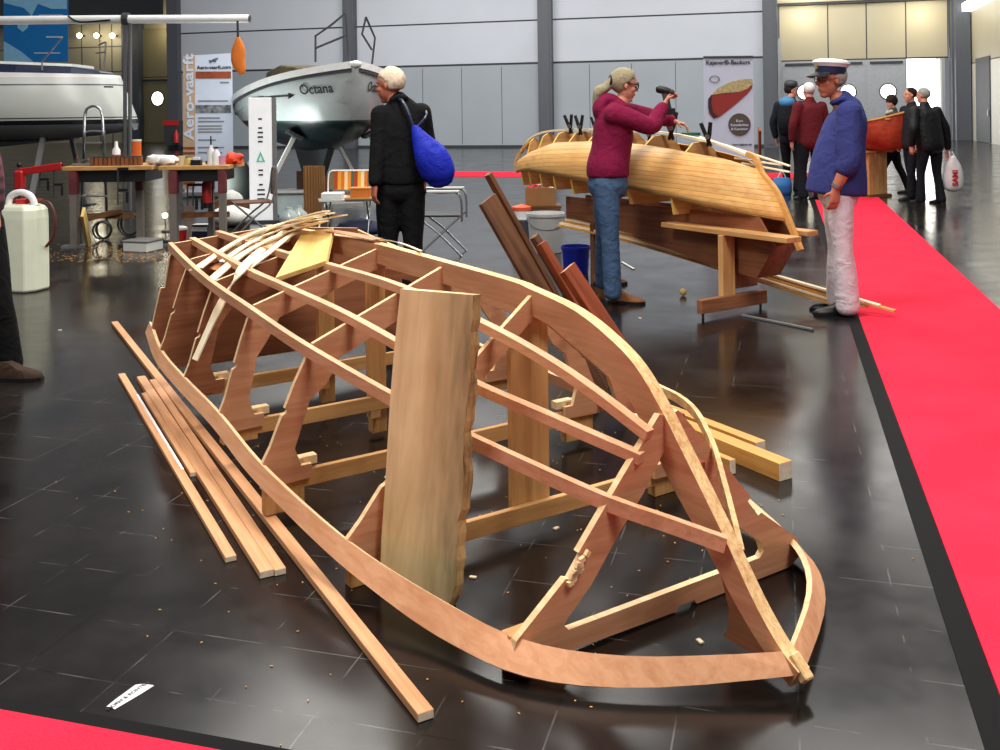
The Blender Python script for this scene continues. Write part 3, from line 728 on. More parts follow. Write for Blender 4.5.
# ---------------------------------------------------------------- hull plane helper for things lying on the boat
def hullz(u, v):
    sl = interp([(-3.2, .23), (-2.85, .33), (-2.4, .40), (-1.84, .42), (-1.27, .46), (-.665, .80)], u)
    return keel_z(u) - .01 - sl*abs(v)
def onhull(px, py, off=0.02):
    """first point where the sight line meets the (extended) bottom surface of the skeleton"""
    inv = BF.M.inverted(); d = 2.2; prev = None
    while d < 6.5:
        q = inv @ atd(px, py, d); g = q.z - (hullz(max(-3.2, min(-.3, q.x)), q.y) + off)
        if prev is not None and g <= 0 and abs(q.y) < .72 and q.x < 0: return atd(px, py, d)
        prev = g; d += .004
    return atd(px, py, 4.6)
def atplane(px, py, p0, n):
    a = V((0, 0, CAM_H)); b = atd(px, py, 1.0); d = b - a
    return a + d * ((p0 - a).dot(n) / d.dot(n))
# wide rough board leaning on the boat
b0 = BF.M @ L(-.62, .62, 0); b1 = BF.M @ L(-.400, .511, 0)
tp = BF.M @ L(-.62, .540, .905)
nrm = (b1 - b0).cross(tp - b0).normalized()
pt0 = atplane(400, 288, b0, nrm); pt1 = atplane(478.5, 295, b0, nrm)
# traced edges of the board
Lp = [b0] + [atplane(x, y, b0, nrm) for x, y in ((381, 545), (386, 470), (390, 400), (395, 340), (400.5, 289))]
Rp = [b1] + [atplane(x, y, b0, nrm) for x, y in ((453, 590), (457, 545), (457, 520), (462, 508), (463, 455), (465, 420), (467.5, 380), (471.5, 330), (474, 295.2))]
def res(P, n):
    out = []; ds = [0]
    for a, b in zip(P, P[1:]): ds.append(ds[-1] + (b - a).length)
    for i in range(n):
        t = ds[-1]*i/(n-1); j = max(k for k in range(len(ds)) if ds[k] <= t + 1e-9); j = min(j, len(P)-2)
        out.append(P[j].lerp(P[j+1], (t - ds[j])/max(1e-6, ds[j+1]-ds[j])))
    return out
n_ = 26; LL = res(Lp, n_); RR = res(Rp, n_)
if nrm.dot(V((0, 0, CAM_H)) - b0) < 0: nrm = -nrm
th = .036; mb = MB(); rings = []
for i in range(n_):
    a, b = LL[i], RR[i]; jt = random.uniform(-.004, .004)
    b = b + (b - a).normalized()*jt
    e = b + (b-a).normalized()*(.008 + jt) - nrm*th
    rings.append([a, a.lerp(b, .3), a.lerp(b, .7), b, b.lerp(e, .5) + (b-a).normalized()*.003, e, a - nrm*th])
mb.loft(rings)
mb.m = [0]*len(mb.m)
for i, f in enumerate(mb.f):
    if len(f) == 4 and (f[0] % 7) in (3, 4): mb.m[i] = 1
def rough_board():
    m = wood('rough_board', srgb(252, 228, 172), srgb(216, 184, 126), 'x', freq=13, stretch=9, knots=.45, rough=.8)
    nt = m.node_tree; N, Lk = nt.nodes, nt.links; b = N['Principled BSDF']
    src = b.inputs['Base Color'].links[0].from_socket
    tc = N.new('ShaderNodeTexCoord'); sp = N.new('ShaderNodeSeparateXYZ'); Lk.new(tc.outputs['Object'], sp.inputs[0])
    mr = N.new('ShaderNodeMapRange'); mr.inputs['From Min'].default_value = -.03; mr.inputs['From Max'].default_value = .115; Lk.new(sp.outputs['Y'], mr.inputs['Value'])
    mp = N.new('ShaderNodeMapping'); mp.inputs['Scale'].default_value = (5, 26, 26); Lk.new(tc.outputs['Object'], mp.inputs['Vector'])
    nz = N.new('ShaderNodeTexNoise'); nz.inputs['Scale'].default_value = 1; nz.inputs['Detail'].default_value = 5; Lk.new(mp.outputs['Vector'], nz.inputs['Vector'])
    mu = N.new('ShaderNodeMath'); mu.operation = 'MULTIPLY'; Lk.new(mr.outputs['Result'], mu.inputs[0]); Lk.new(nz.outputs['Fac'], mu.inputs[1])
    mx = N.new('ShaderNodeMixRGB'); Lk.new(mu.outputs[0], mx.inputs['Fac']); Lk.new(src, mx.inputs['Color1']); mx.inputs['Color2'].default_value = (*srgb(66, 60, 34), 1)
    Lk.new(mx.outputs['Color'], b.inputs['Base Color'])
    return m
M['rough'] = rough_board(); M['bark'] = wood('bark_edge', srgb(206, 170, 112), srgb(104, 78, 48), 'x', freq=40, stretch=6, rough=.9)
ctr = sum(LL + RR, V())/(2*n_); xax = (pt0 + pt1 - b0 - b1).normalized(); yax = (b1 - b0); yax = (yax - xax*yax.dot(xax)).normalized()
o = mb.build('rough_board', [M['rough'], M['bark']], M4=basis(xax, yax, xax.cross(yax), ctr))
tag(o, 'wide rough sawn board with bark edge leaning upright against the boat skeleton', 'board')
# yellow board on top
c4 = [onhull(*p, off=.03) for p in ((304, 236), (335, 232), (328, 265), (277, 282))]
ctr = sum(c4, V())/4; ex = ((c4[3] - c4[0]) + (c4[2] - c4[1])).normalized(); ez = ex.cross(c4[1] - c4[0]).normalized(); ez = ez if ez.z > 0 else -ez; ey = ez.cross(ex)
flatc = [p - ez*(p - ctr).dot(ez) for p in c4]
mb = MB(); mb.loft([[p for p in flatc], [p + ez*.022 for p in flatc]])
tag(mb.build('small_board', M['yellowboard'], M4=basis(ex, ey, ez, ctr), bevel=.002), 'small yellow pine board lying on top of the boat skeleton', 'board')
# pale strips and veneers draped over the stern
def strip(pts, w, t, mat, label, name='wood_strip', group=None, cat='strip'):
    P = []
    for p in pts:
        if len(p) == 3 and isinstance(p[2], tuple): v, z = BF.onu(p[0], p[1], p[2][1]); P.append(BF.M @ L(p[2][1], v, z))
        else: P.append(onhull(p[0], p[1], p[2] if len(p) > 2 else .03))
    P = smooth_path(P, 6); c = sum(P, V())/len(P)
    mb = MB().sweep(P, w, t, Z)
    x = (P[-1] - P[0]).normalized(); y = Z.cross(x).normalized()
    return tag(mb.build(name, mat, M4=basis(x, y, x.cross(y), c)), label, cat, group)
G = 'thin pale strips heaped over the stern'
strip([(193, 271, .05), (220, 253, .05), (250, 235, .06), (290, 222, .06), (330, 213, .05)], .05, .006, M['whitewood'], 'pale strip with pointed end reaching furthest left over the stern heap', group=G)
strip([(211, 262, .03), (240, 243, .045), (275, 229, .05), (322, 219, .05)], .055, .006, M['whitewood'], 'second pale strip of the stern heap, lying along the leftmost one', group=G)
strip([(210.6, 280.6, .05), (240, 256, .06), (268, 240, .07), (292, 231, .07), (324, 221, .06)], .05, .006, M['whitewood'], 'pale strip of the stern heap whose cut end overhangs the chine', group=G)
strip([(195, 360, ('u', -2.28)), (212, 322, ('u', -2.29)), (226, 294, ('u', -2.31)), (243, 268, .08), (262, 250, .05), (286, 231, .05)], .05, .007, M['whitewood'], 'longest pale strip sloping from the stern heap down to the gunwale', group=G)
strip([(246, 270, .06), (268, 253, .06), (284, 240, .06), (300, 230, .06)], .034, .006, M['whitewood'], 'short pale strip beside the yellow board on the stern heap', group=G)
strip([(262, 236, .08), (300, 224, .08), (345, 215, .07)], .03, .005, M['whitewood'], 'narrow pale strip at the back of the stern heap', group=G)
strip([(199, 268, .06), (226, 248, .07), (256, 232, .08), (296, 219, .08), (326, 211, .07)], .04, .006, M['whitewood'], 'pale strip on top of the heap, parallel to the pointed leftmost one', group=G)
strip([(222, 262, .06), (248, 244, .07), (280, 230, .08), (318, 217, .07)], .04, .006, M['whitewood'], 'pale strip in the middle of the heap, between the pointed and the cut-ended ones', group=G)
strip([(214, 270, .02), (236, 258, .03), (262, 250, .03), (290, 240, .03)], .13, .004, M['veneer'], 'reddish brown veneer sheet under the pale strips', 'veneer_sheet', cat='veneer')
strip([(234, 241, .02), (256, 232, .03), (280, 226, .03), (300, 225, .03)], .16, .004, M['veneer'], 'orange brown veneer sheet at the back of the stern heap', 'veneer_sheet', cat='veneer')
strip([(331, 231, .05), (350, 234, .035), (377, 239.5, .025)], .06, .004, M['veneer'], 'narrow veneer offcut beyond the yellow board on the keel', 'veneer_sheet', cat='veneer')
strip([(377, 238.5, .03), (400, 243, .03), (421, 251, .03)], .012, .004, M['whitewood'], 'thin pale sliver lying along the keel behind the black-clad man', 'wood_sliver')
# ---------------------------------------------------------------- timber on the floor
BT = [M['batten'], M['endgrain']]
def batten(p, q, w, h, label, z=None, mats=BT, name='batten', z0=0.0, group='battens on the floor left of the boat'):
    hz = z0 + h/2 + .0008
    return plank(name, label, 'batten', atz(*p, hz), atz(*q, hz), w, h, mats, group=group, ends=True)
batten((114.5, 323), (426, 716), .042, .022, 'longest batten on the floor, running past the others to the near front')
batten((121.5, 375), (231, 559), .036, .018, 'thin batten furthest left on the floor, separate from the rest')
batten((141, 378), (267, 574), .044, .022, 'middle batten of the floor group, left one of the touching pair')
batten((153, 381), (280.5, 572), .036, .020, 'right one of the touching pair of battens, next to the longest batten')
batten((146, 394), (196, 474), .044, .018, 'short batten offcut between the thin left batten and the touching pair')
batten((137, 395), (182.5, 470), .012, .01, 'small white painted stick beside the short batten offcut', mats=[M['white'], M['white']], name='white_stick', z0=.012)
BW = [M['beamwood'], M['endgrain']]
bd = (atz(786, 466, .04) - atz(706, 434, .04)); bd.z = 0; bd.normalize()
e = atz(786, 471, .035); plank('timber_beam', 'thick square timber beam with pale cut end on the floor right of the bow', 'beam', e - bd*.75, e, .07, .07, BW, group=None, ends=True)
e = atz(761, 447, .025); plank('timber_beam', 'thinner timber beam behind the thick one, right of the bow', 'beam', e - bd*.7, e, .055, .045, BW, ends=True)
e = atz(733, 467, .03); plank('timber_beam', 'short beam end poking out between the bow and the thick timber beam', 'beam', e - bd*.35, e, .03, .058, BW, ends=True)
# dark planks leaning against the far side
def lean(top, bot, w, t, mat, label, d, up=None, ends=False, db=None):
    p = atd(*top, d); q = atz(*bot, .0) if db is None else atd(*bot, db)
    n = up or (FW*-.55 + RT*.6 + Z*.45)
    return plank('leaning_plank', label, 'plank', q, p, w, t, [mat, M['tan_x']], up=n, group='dark planks leaning behind the boat', ends=ends)
lean((487, 199), (606, 408), .135, .02, M['darkplank'], 'wide dark brown plank leftmost of those leaning behind the boat', 4.74)
lean((488, 174), (606, 388), .035, .03, M['darkplank'], 'tallest thin dark plank leaning behind the boat skeleton', 4.86)
lean((534, 236), (636, 410), .045, .03, M['darkplank'], 'thin dark plank between the tall ones and the red plank', 4.66)
lean((541, 243), (650, 428), .05, .03, M['redplank'], 'narrow dark plank just left of the red one', 4.56)
lean((567, 268), (684, 446), .10, .03, M['redplank'], 'wide reddish plank with pale top end, rightmost of those leaning', 4.30, ends=True)
# paper label on the floor
c = atz(128.5, 696, .001); dx_ = (atz(146, 684, .001) - atz(112, 707, .001)); dx_.z = 0; ln = dx_.length; dx_.normalize(); dy_ = Z.cross(dx_)
t = thing('paper_label', 'torn white paper label with black print lying on the near left floor', 'label', M4=basis(dx_, dy_, Z, c))
hw = ln/2; n = 10
MB().plate([[(-hw-.002, -.014), (hw*.4, -.022), (hw*1.12, -.024), (hw, .006), (hw*.78, .021), (-hw*.5, .017), (-hw*1.05, .013), (-hw*.96, .0)]], lambda a, b, o: V((a, b, .0006 + o)), .0008, 0, 0).build('paper', M['white'], t, local=True)
text('lettering', 'HORN & ROHTEN', .016, M['black'], t, basis(dx_, dy_, Z, c + Z*.0014), thick=.0002, bold=.0004)
# odd bits on the floor
p = atz(683, 292, .03); o = MB().ell(p, (.028, .028, .028), seg=12).build('wooden_ball', M['yellowboard'], M4=Matrix.Translation(p), smooth=True); tag(o, 'small yellow wooden ball on the floor behind the woman in jeans', 'ball')
plank('metal_rod', 'thin pale rod lying on the floor in front of the canoe trestle', 'rod', atz(742, 315, .008), atz(813, 329.5, .008), .018, .014, [M['galv']])
plank('white_stick', 'short white stick on the floor behind the legs of the woman', 'stick', atz(622, 262, .006), atz(634, 269, .006), .02, .01, [M['white']])
# ---------------------------------------------------------------- strip-planked canoe on its building form
def cedar_strips():
    m = wood('cedar_strips', srgb(240, 190, 118), srgb(214, 152, 82), 'x', freq=22, stretch=30, rough=.5)
    nt = m.node_tree; N, Lk = nt.nodes, nt.links; b = N['Principled BSDF']
    src = b.inputs['Base Color'].links[0].from_socket
    tc = N.new('ShaderNodeTexCoord'); sp = N.new('ShaderNodeSeparateXYZ'); Lk.new(tc.outputs['Object'], sp.inputs[0])
    # strips follow the sheer: subtract a parabola of x before banding
    x2 = N.new('ShaderNodeMath'); x2.operation = 'ADD'; x2.inputs[1].default_value = 1.0; Lk.new(sp.outputs['X'], x2.inputs[0])
    sq = N.new('ShaderNodeMath'); sq.operation = 'POWER'; sq.inputs[1].default_value = 2; Lk.new(x2.outputs[0], sq.inputs[0])
    ma = N.new('ShaderNodeMath'); ma.operation = 'MULTIPLY_ADD'; ma.inputs[1].default_value = 0.045; Lk.new(sq.outputs[0], ma.inputs[0]); Lk.new(sp.outputs['Z'], ma.inputs[2])
    dv = N.new('ShaderNodeMath'); dv.operation = 'DIVIDE'; dv.inputs[1].default_value = 0.034; Lk.new(ma.outputs[0], dv.inputs[0])
    fr = N.new('ShaderNodeMath'); fr.operation = 'FRACT'; Lk.new(dv.outputs[0], fr.inputs[0])
    fl = N.new('ShaderNodeMath'); fl.operation = 'FLOOR'; Lk.new(dv.outputs[0], fl.inputs[0])
    wn = N.new('ShaderNodeTexWhiteNoise'); wn.noise_dimensions = '1D'; Lk.new(fl.outputs[0], wn.inputs['W'])
    lt = N.new('ShaderNodeMath'); lt.operation = 'LESS_THAN'; lt.inputs[1].default_value = 0.10; Lk.new(fr.outputs[0], lt.inputs[0])
    hs = N.new('ShaderNodeHueSaturation'); Lk.new(src, hs.inputs['Color'])
    mr = N.new('ShaderNodeMapRange'); mr.inputs['To Min'].default_value = 0.78; mr.inputs['To Max'].default_value = 1.1; Lk.new(wn.outputs['Value'], mr.inputs['Value']); Lk.new(mr.outputs['Result'], hs.inputs['Value'])
    mx = N.new('ShaderNodeMixRGB'); mx.blend_type = 'MULTIPLY'; mx.inputs['Color2'].default_value = (.62, .5, .38, 1)
    Lk.new(lt.outputs[0], mx.inputs['Fac']); Lk.new(hs.outputs['Color'], mx.inputs['Color1']); Lk.new(mx.outputs['Color'], b.inputs['Base Color'])
    return m
M['strips'] = cedar_strips()
KF = Frame((1.67, 7.2), (.56, -.83))
canoe = thing('strip_canoe', 'half-planked cedar strip canoe upside down on its building form, beside the woman in burgundy', 'canoe', M4=KF.M)
UL, UR = -2.70, .535
def kt(u): return max(0.0, min(1.0, (u - UL)/(UR - UL)))
def khb(u): t = kt(u); return max(.004, .38*(4*t*(1-t))**.72)
def kht(u): t = kt(u); return max(.003, .19*(4*t*(1-t))**.6)
SHE = [(517, 172), (527, 170.5), (560, 177), (587, 182.5), (632, 189), (640, 192), (676, 199), (712, 208), (784, 221), (800, 224)]
UPP = [(517, 161), (530, 152), (554, 142.5), (593, 141), (640, 144), (694, 152.5), (748, 160), (759, 163)]
def kzs(u): return KF.zat(u, khb(u), SHE)
def kzt(u): return KF.zat(u, kht(u), UPP)
ZKP = [(-2.7, .97), (-2.5, 1.16), (-2.19, 1.245), (-1.56, 1.268), (-.97, 1.26), (-.55, 1.235), (-.128, 1.175), (.10, 1.12), (.25, 1.07)]
def kzk(u): return cinterp(ZKP, u)
STEM = [(.24, 1.085), (.295, .98), (.425, .855), (.527, .667), (.62, .478)]
def stem_u(z): return interp(sorted([(b, a) for a, b in STEM]), z)
def side(sgn):
    us = [UL + .01 + i*(UR - UL - .02)/44 for i in range(45)]; rows = []
    for u in us:
        hb, ht, zs, zt = khb(u), kht(u), kzs(u), kzt(u)
        zt = min(zt, kzk(u) - .005) if u < .2 else zt
        row = []
        for j in range(11):
            t = j/10
            v = (1-t)**2*hb + 2*t*(1-t)*hb*1.03 + t*t*ht; z = (1-t)**2*zs + 2*t*(1-t)*(zs + .78*(zt - zs)) + t*t*zt
            uu = u
            if u > -.4:   # run the strips into the raked stem
                lim = stem_u(max(.48, min(1.08, z))); k = (u + .4)/(UR + .4)
                uu = -.4 + k*(lim + .4) if lim < UR else u
            row.append(L(uu, sgn*max(v, .006), z))
        rows.append(row)
    return rows
for s in (1, -1):
    rows = side(s); mb = MB()
    outer = [p for r in rows for p in r]; k = 11
    mb.v = outer; 
    for i in range(len(rows)-1):
        for j in range(k-1): mb.f.append((i*k+j, i*k+j+1, (i+1)*k+j+1, (i+1)*k+j)); mb.m.append(0)
    o = mb.build('planking', M['strips'], canoe, local=True, smooth=True)
    so = o.modifiers.new('thick', 'SOLIDIFY'); so.thickness = .008; so.offset = -1 if s > 0 else -1
# stem strips at the raked bow and the blunt stern
P = smooth_path([L(a, 0, b) for a, b in [(.16, 1.115)] + STEM], 6)
MB().sweep(P, .035, .035, V((1, 0, .6))).build('stem_strip', M['cedar_x'], canoe, local=True)
P = smooth_path([L(-2.5, 0, 1.15), L(-2.64, 0, 1.05), L(-2.715, 0, .96), L(-2.70, 0, .85)], 6)
MB().sweep(P, .03, .03, V((-1, 0, .6))).build('stem_strip', M['cedar_x'], canoe, local=True)
P = smooth_path([L(a, 0, b + .006) for a, b in ZKP], 6)
MB().sweep(P, .03, .018, Z).build('keel_strip', M['whitewood'], canoe, local=True)
ST = [-2.42, -2.2, -1.95, -1.7, -1.42, -1.1, -.72, -.30]
for u in ST:
    hb, ht, zs, zt, zk = khb(u) - .012, kht(u) - .008, kzs(u), kzt(u), kzk(u)
    zt = min(zt, zk - .01)
    h = [(hb - .02, zs - .125), (hb, zs - .02)]
    for j in range(1, 9):
        t = j/8; h.append(((1-t)**2*hb + 2*t*(1-t)*hb*1.02 + t*t*ht, (1-t)**2*zs + 2*t*(1-t)*(zs + .78*(zt - zs)) + t*t*zt - .008))
    h += [(ht*.5, zt + (zk - zt)*.75), (.012, zk - .012)]
    pts = h + [(-a, b) for a, b in reversed(h)]
    MB().plate([pts], lambda a, b, o, u=u: L(u + o, a, b), .018).build('station_mould', [M['tan_y'], M['yellowedge']], canoe, local=True)
# loose strips sticking out at the bow end
for (a, b, label) in (((700, 137), (790, 166), 'a'), ((735, 158), (782, 165), 'b'), ((742, 163), (790, 172), 'c')):
    u0, z0 = KF.onv(*a, -.02); u1, z1 = KF.onv(*b, -.08)
    o = MB().beam(L(u0, -.02, z0), L(u1, -.08, z1), .022, .010).build('loose_strip', M['whitewood'], canoe, local=True)
# building form under the canoe
trestle = thing('building_form', 'long plywood strongback on plank trestles carrying the strip canoe', 'trestle', M4=KF.M)
BOT = [(-1.8, .50), (-1.7, .50), (-1.0, .455), (-.2, .315), (.30, .265)]
pl = [(-1.8, .69), (.36, .69), (.50, .50)] + [(.34, .262)] + [(a, b) for a, b in reversed(BOT[:-1])]
for s in (.11, -.11):
    MB().plate([pl], lambda a, b, o, s=s: L(a, s + o, b), .02, 0, 0).build('side_panel', M['plydark_x'], trestle, local=True)
pe = MB(); pe.add([L(.50, .11, .50), L(.50, -.11, .50), L(.34, -.11, .262), L(.34, .11, .262)], [(0, 1, 2, 3)]); pe.build('end_panel', M['plydark_z'], trestle, local=True)
MB().bx(-.45, .73, -.27, -.122, .556, .592).build('top_plank', M['tan_x'], trestle, local=True, bevel=.003)
MB().bx(.20, .58, .122, .24, .556, .590).build('top_plank', M['tan_x'], trestle, local=True, bevel=.003)
for uu, a, b in ((.16, -.16, .50), (-1.35, -.30, .34)):
    v0 = .24 if uu > 0 else .16
    MB().bx(uu - .022, uu + .022, -v0 - .045, -v0 + .08, .13, .556 if uu > 0 else .50).build('leg', M['tan_z' if uu > 0 else 'brown_z'], trestle, local=True, bevel=.003)
    MB().bx(uu - .06, uu - .022, -v0 + .0, .12, .16, .50).build('leg_brace', M['plydark_z'], trestle, local=True, bevel=.003)
    if uu < 0:
        MB().bx(uu - .02, uu + .02, -v0 - .045, -v0 + .08, 0, .135).build('leg', M['brown_z'], trestle, local=True); continue
    MB().bx(uu - .02, uu + .03, -b, -a, .035, .13).build('foot', M['plydark_y'], trestle, local=True, bevel=.003)
    for vv in (a + .04, b - .04): MB().tube([L(uu, vv, 0), L(uu, vv, .04)], .009).build('levelling_bolt', M['darkgrey'], trestle, local=True)
# spring clamps
def clamp(px, py, v, label, tilt=0.0, sc=1.0):
    u, z = KF.onv(px, py, v); M4 = KF.M @ Matrix.Translation(L(u, v, z)) @ Matrix.Rotation(tilt, 4, 'X') @ Matrix.Rotation(.5, 4, 'Z') @ Matrix.Scale(sc, 4)
    t = thing('spring_clamp', label, 'clamp', M4=M4, group='black clamps along the canoe form')
    a, b = .035, .11
    MB().tube([V((-a, 0, b)), V((-.012, 0, .02)), V((.014, 0, -.06))], [.014, .016, .010]).build('clamp_jaw', M['black'], t, local=True, smooth=True)
    MB().tube([V((a, 0, b)), V((.012, 0, .02)), V((-.014, 0, -.06))], [.014, .016, .010]).build('clamp_jaw', M['black'], t, local=True, smooth=True)
    MB().tube([V((0, -.022, .012)), V((0, .022, .012))], .018).build('clamp_spring', M['steel'], t, local=True)
clamp(570, 127, .05, 'black spring clamp furthest left on the canoe form', .2)
clamp(580, 128, .10, 'second black spring clamp from the left on the canoe form', .1)
clamp(595, 127, .0, 'black spring clamp just behind the back of the woman', .1, .8)
clamp(649, 136, .05, 'black spring clamp below the forearms of the woman', .1, .8)
clamp(671, 130, .10, 'large black clamp right below the power drill', .0, 1.25)
clamp(708, 138, .08, 'rightmost pair-handled black clamp on the canoe form', .2, 1.05)
# tape roll and white rag on the canoe
p = atd(691, 134, 8.0); o = MB().lathe(p, [(.03, -.012), (.075, -.012), (.075, .012), (.03, .012), (.03, -.012)], 20, caps=False).build('tape_roll', M['green'], M4=Matrix.Translation(p)); tag(o, 'dark green tape roll lying on the canoe right of the hands of the woman', 'tape roll')
# bundle of long strips under the form
BUN = [(-1.75, .18, .46), (-1.0, .09, .40), (-.2, -.17, .24), (.84, -.52, .035)]
lab = ['topmost long strip of the bundle under the canoe form', 'long strip near the top of the bundle under the canoe form, tip furthest right', 'long thin strip in the middle of the bundle under the canoe form', 'second lowest long strip of the bundle under the canoe form', 'lowest long strip of the bundle, nearest to the camera']
for i, (dv, dz, ex, w_) in enumerate(((-.03, .036, .0, .05), (-.055, .012, .10, .045), (.0, .018, -.08, .05), (.035, .008, -.12, .04), (.055, -.008, -.16, .045))):
    pts = [L(a + (ex if a > .5 else 0), b + dv, max(c + dz, .012)) for a, b, c in BUN]
    P = [KF.M @ q for q in smooth_path(pts, 8)]
    x = (P[-1] - P[0]).normalized(); y = Z.cross(x).normalized(); c = sum(P, V())/len(P)
    tag(MB().sweep(P, w_, .014, Z).build('long_strip', M['whitewood' if i in (0, 3) else 'beamwood'], M4=basis(x, y, x.cross(y), c)), lab[i], 'strip', 'long strips under the canoe form')
# buckets and boxes behind the woman
def bucket(px, py, r, h, mat, label, taper=.86, handle=True):
    p = atz(px, py); t = thing('bucket', label, 'bucket', p)
    mb = MB().lathe(p, [(0, .004), (r*taper, .004), (r, h), (r*1.05, h), (r*1.05, h - .03), (r*1.0, h - .03), (r*.97, h - .001), (r*taper*.96, .012), (0, .012)], 28); mb.build('bucket_shell', mat, t, smooth=True)
    if handle:
        P = [p + RT*(r*1.04*math.cos(a)) + Z*(h - .04 - .12*math.sin(a)) + FW*(-r*.95*math.sin(a)) for a in [PI*i/10 for i in range(11)]]
        MB().tube(P, .005, 6).build('bail_handle', M['steel'], t)
    return t
bucket(546, 252, .185, .40, flat('white_bucket', srgb(206, 208, 206), .4), 'white plastic bucket on the floor left of the woman')
bucket(576, 273, .125, .24, M['blue'], 'blue bucket on the floor beside the woman, right of the white bucket', handle=False)
def open_box(name, label, p, w, d, h, mat, yaw=YAW):
    M4 = Matrix.Translation(p) @ Matrix.Rotation(yaw, 4, 'Z'); t = thing(name, label, 'box', M4=M4)
    e = .006
    for nm, a in (('front_panel', (-w/2, w/2, -d/2, -d/2 + e, 0, h)), ('back_panel', (-w/2, w/2, d/2 - e, d/2, 0, h)), ('side_panel', (-w/2, -w/2 + e, -d/2 + e, d/2 - e, 0, h)), ('side_panel', (w/2 - e, w/2, -d/2 + e, d/2 - e, 0, h)), ('bottom_panel', (-w/2 + e, w/2 - e, -d/2 + e, d/2 - e, 0, e))):
        MB().bx(*a).build(nm, mat, t, local=True)
    return t
# stool carrying the cardboard box
sp_ = atz(541, 236); 
t = thing('crate', 'dark wooden crate standing behind the white bucket', 'crate', M4=Matrix.Translation(sp_) @ Matrix.Rotation(YAW, 4, 'Z'))
for a in ((-.22, .22, -.16, -.145, 0, .34), (-.22, .22, .145, .16, 0, .34), (-.22, -.205, -.145, .145, 0, .34), (.205, .22, -.145, .145, 0, .34), (-.23, .23, -.17, .17, .34, .36)):
    MB().bx(*a).build('crate_panel', M['brown_x'], t, local=True)
open_box('cardboard_box', 'brown cardboard box of red and white scraps on the dark crate behind the bucket', sp_ + Z*.361, .34, .26, .20, M['cardboard'])
mb = MB(); 
for i in range(26):
    q = sp_ + Z*(.53 + random.random()*.07) + RT*random.uniform(-.13, .13) + FW*random.uniform(-.09, .09)
    mb.box(q, (.06, .04, .02), Matrix.Rotation(random.random()*3, 3, 'X') @ Matrix.Rotation(random.random()*3, 3, 'Z'), random.choice((0, 0, 1)))
o = mb.build('scrap_pile', [M['red'], M['white']], M4=Matrix.Translation(sp_ + Z*.5)); tag(o, 'red and white scraps heaped in the cardboard box behind the bucket', 'scraps', kind='stuff')
p = atz(522, 240)
t = thing('paint_tin', 'dark tin on the floor left of the white bucket', 'tin', p)
MB().lathe(p, [(0, 0), (.11, 0), (.11, .22), (0, .22)], 20).build('tin_body', M['darkgrey'], t, smooth=True); MB().lathe(p, [(.105, .22), (.115, .22), (.115, .235), (.095, .235), (0, .23)], 20).build('tin_lid', M['steel'], t)
t = thing('plastic_tub', 'white tub with orange lid standing on the dark tin left of the bucket', 'tub', p + Z*.236)
q = p + Z*.236
MB().lathe(q, [(0, 0), (.085, 0), (.10, .10), (0, .10)], 18).build('tub_body', M['white'], t, smooth=True); MB().lathe(q, [(0, .10), (.108, .10), (.108, .135), (.02, .16), (0, .16)], 18).build('tub_lid', flat('orange_lid', srgb(232, 84, 36), .5), t)
# ---------------------------------------------------------------- people
FACE_L, FACE_R = -RT, RT
def head(mb, hairmb, c, h, f, skinparts=True, tilt=0.0):
    """c = centre of the head, h = chin to crown, f = facing direction"""
    f = V(f).normalized(); s = Z.cross(f).normalized()
    R = Matrix((f, s, Z)).transposed()
    if tilt: R = Matrix.Rotation(tilt, 3, s) @ R
    q = lambda a, b, cc: V(c) + R @ V((a*h, b*h, cc*h))
    mb.ell(q(-.05, 0, .12), (.41*h, .325*h, .38*h), R)                # cranium
    mb.ell(q(.08, 0, -.14), (.27*h, .255*h, .335*h), R)               # face
    mb.ell(q(.20, 0, -.40), (.12*h, .13*h, .10*h), R)                 # chin
    mb.ell(q(.16, 0, -.27), (.19*h, .20*h, .12*h), R)                 # jaw
    mb.ell(q(.305, 0, .10), (.06*h, .20*h, .05*h), R)                 # brow
    mb.chain([(q(.32, 0, .06), .03*h, .03*h), (q(.40, 0, -.06), .042*h, .042*h), (q(.415, 0, -.10), .052*h, .05*h)], s, sub=2)   # nose
    mb.ell(q(.345, 0, -.225), (.035*h, .085*h, .018*h), R); mb.ell(q(.34, 0, -.262), (.035*h, .075*h, .02*h), R)   # lips
    for e in (1, -1):
        mb.ell(q(-.03, e*.325, -.03), (.055*h, .03*h, .10*h), R); mb.ell(q(-.02, e*.32, -.10), (.035*h, .03*h, .045*h), R)   # ears
        mb.ell(q(.22, e*.16, -.10), (.10*h, .09*h, .08*h), R)         # cheeks
    return R, q
def eyes(parent, q, R, h):
    for e in (1, -1):
        o = MB().ell(q(.315, e*.115, .035), (.03*h, .05*h, .026*h), R, 10, 6).build('eye', M['white'], parent, smooth=True)
        MB().ell(q(.338, e*.115, .035), (.014*h, .02*h, .02*h), R, 8, 6).build('iris', M['black'], o, smooth=True)
        MB().chain([(q(.335, e*.05, .105), .012*h, .012*h), (q(.335, e*.12, .125), .014*h, .014*h), (q(.30, e*.19, .10), .01*h, .01*h)], Z, 8, sub=2).build('eyebrow', M['browhair'], parent, smooth=True)
    MB().ell(q(.372, 0, -.243), (.012*h, .07*h, .012*h), R, 10, 6).build('mouth', M['lips'], parent, smooth=True)
def hair_cap(q, R, h, fn, thick=1.08):
    """hair shell: fn(direction in head frame) -> 1 where hair grows"""
    mb = MB()
    mb.ell(q(-.05, 0, .12), (.41*h*thick, .335*h*thick, .38*h*thick), R, 28, 18, fn=lambda d: 1.0 if fn(d) else .86)
    return mb
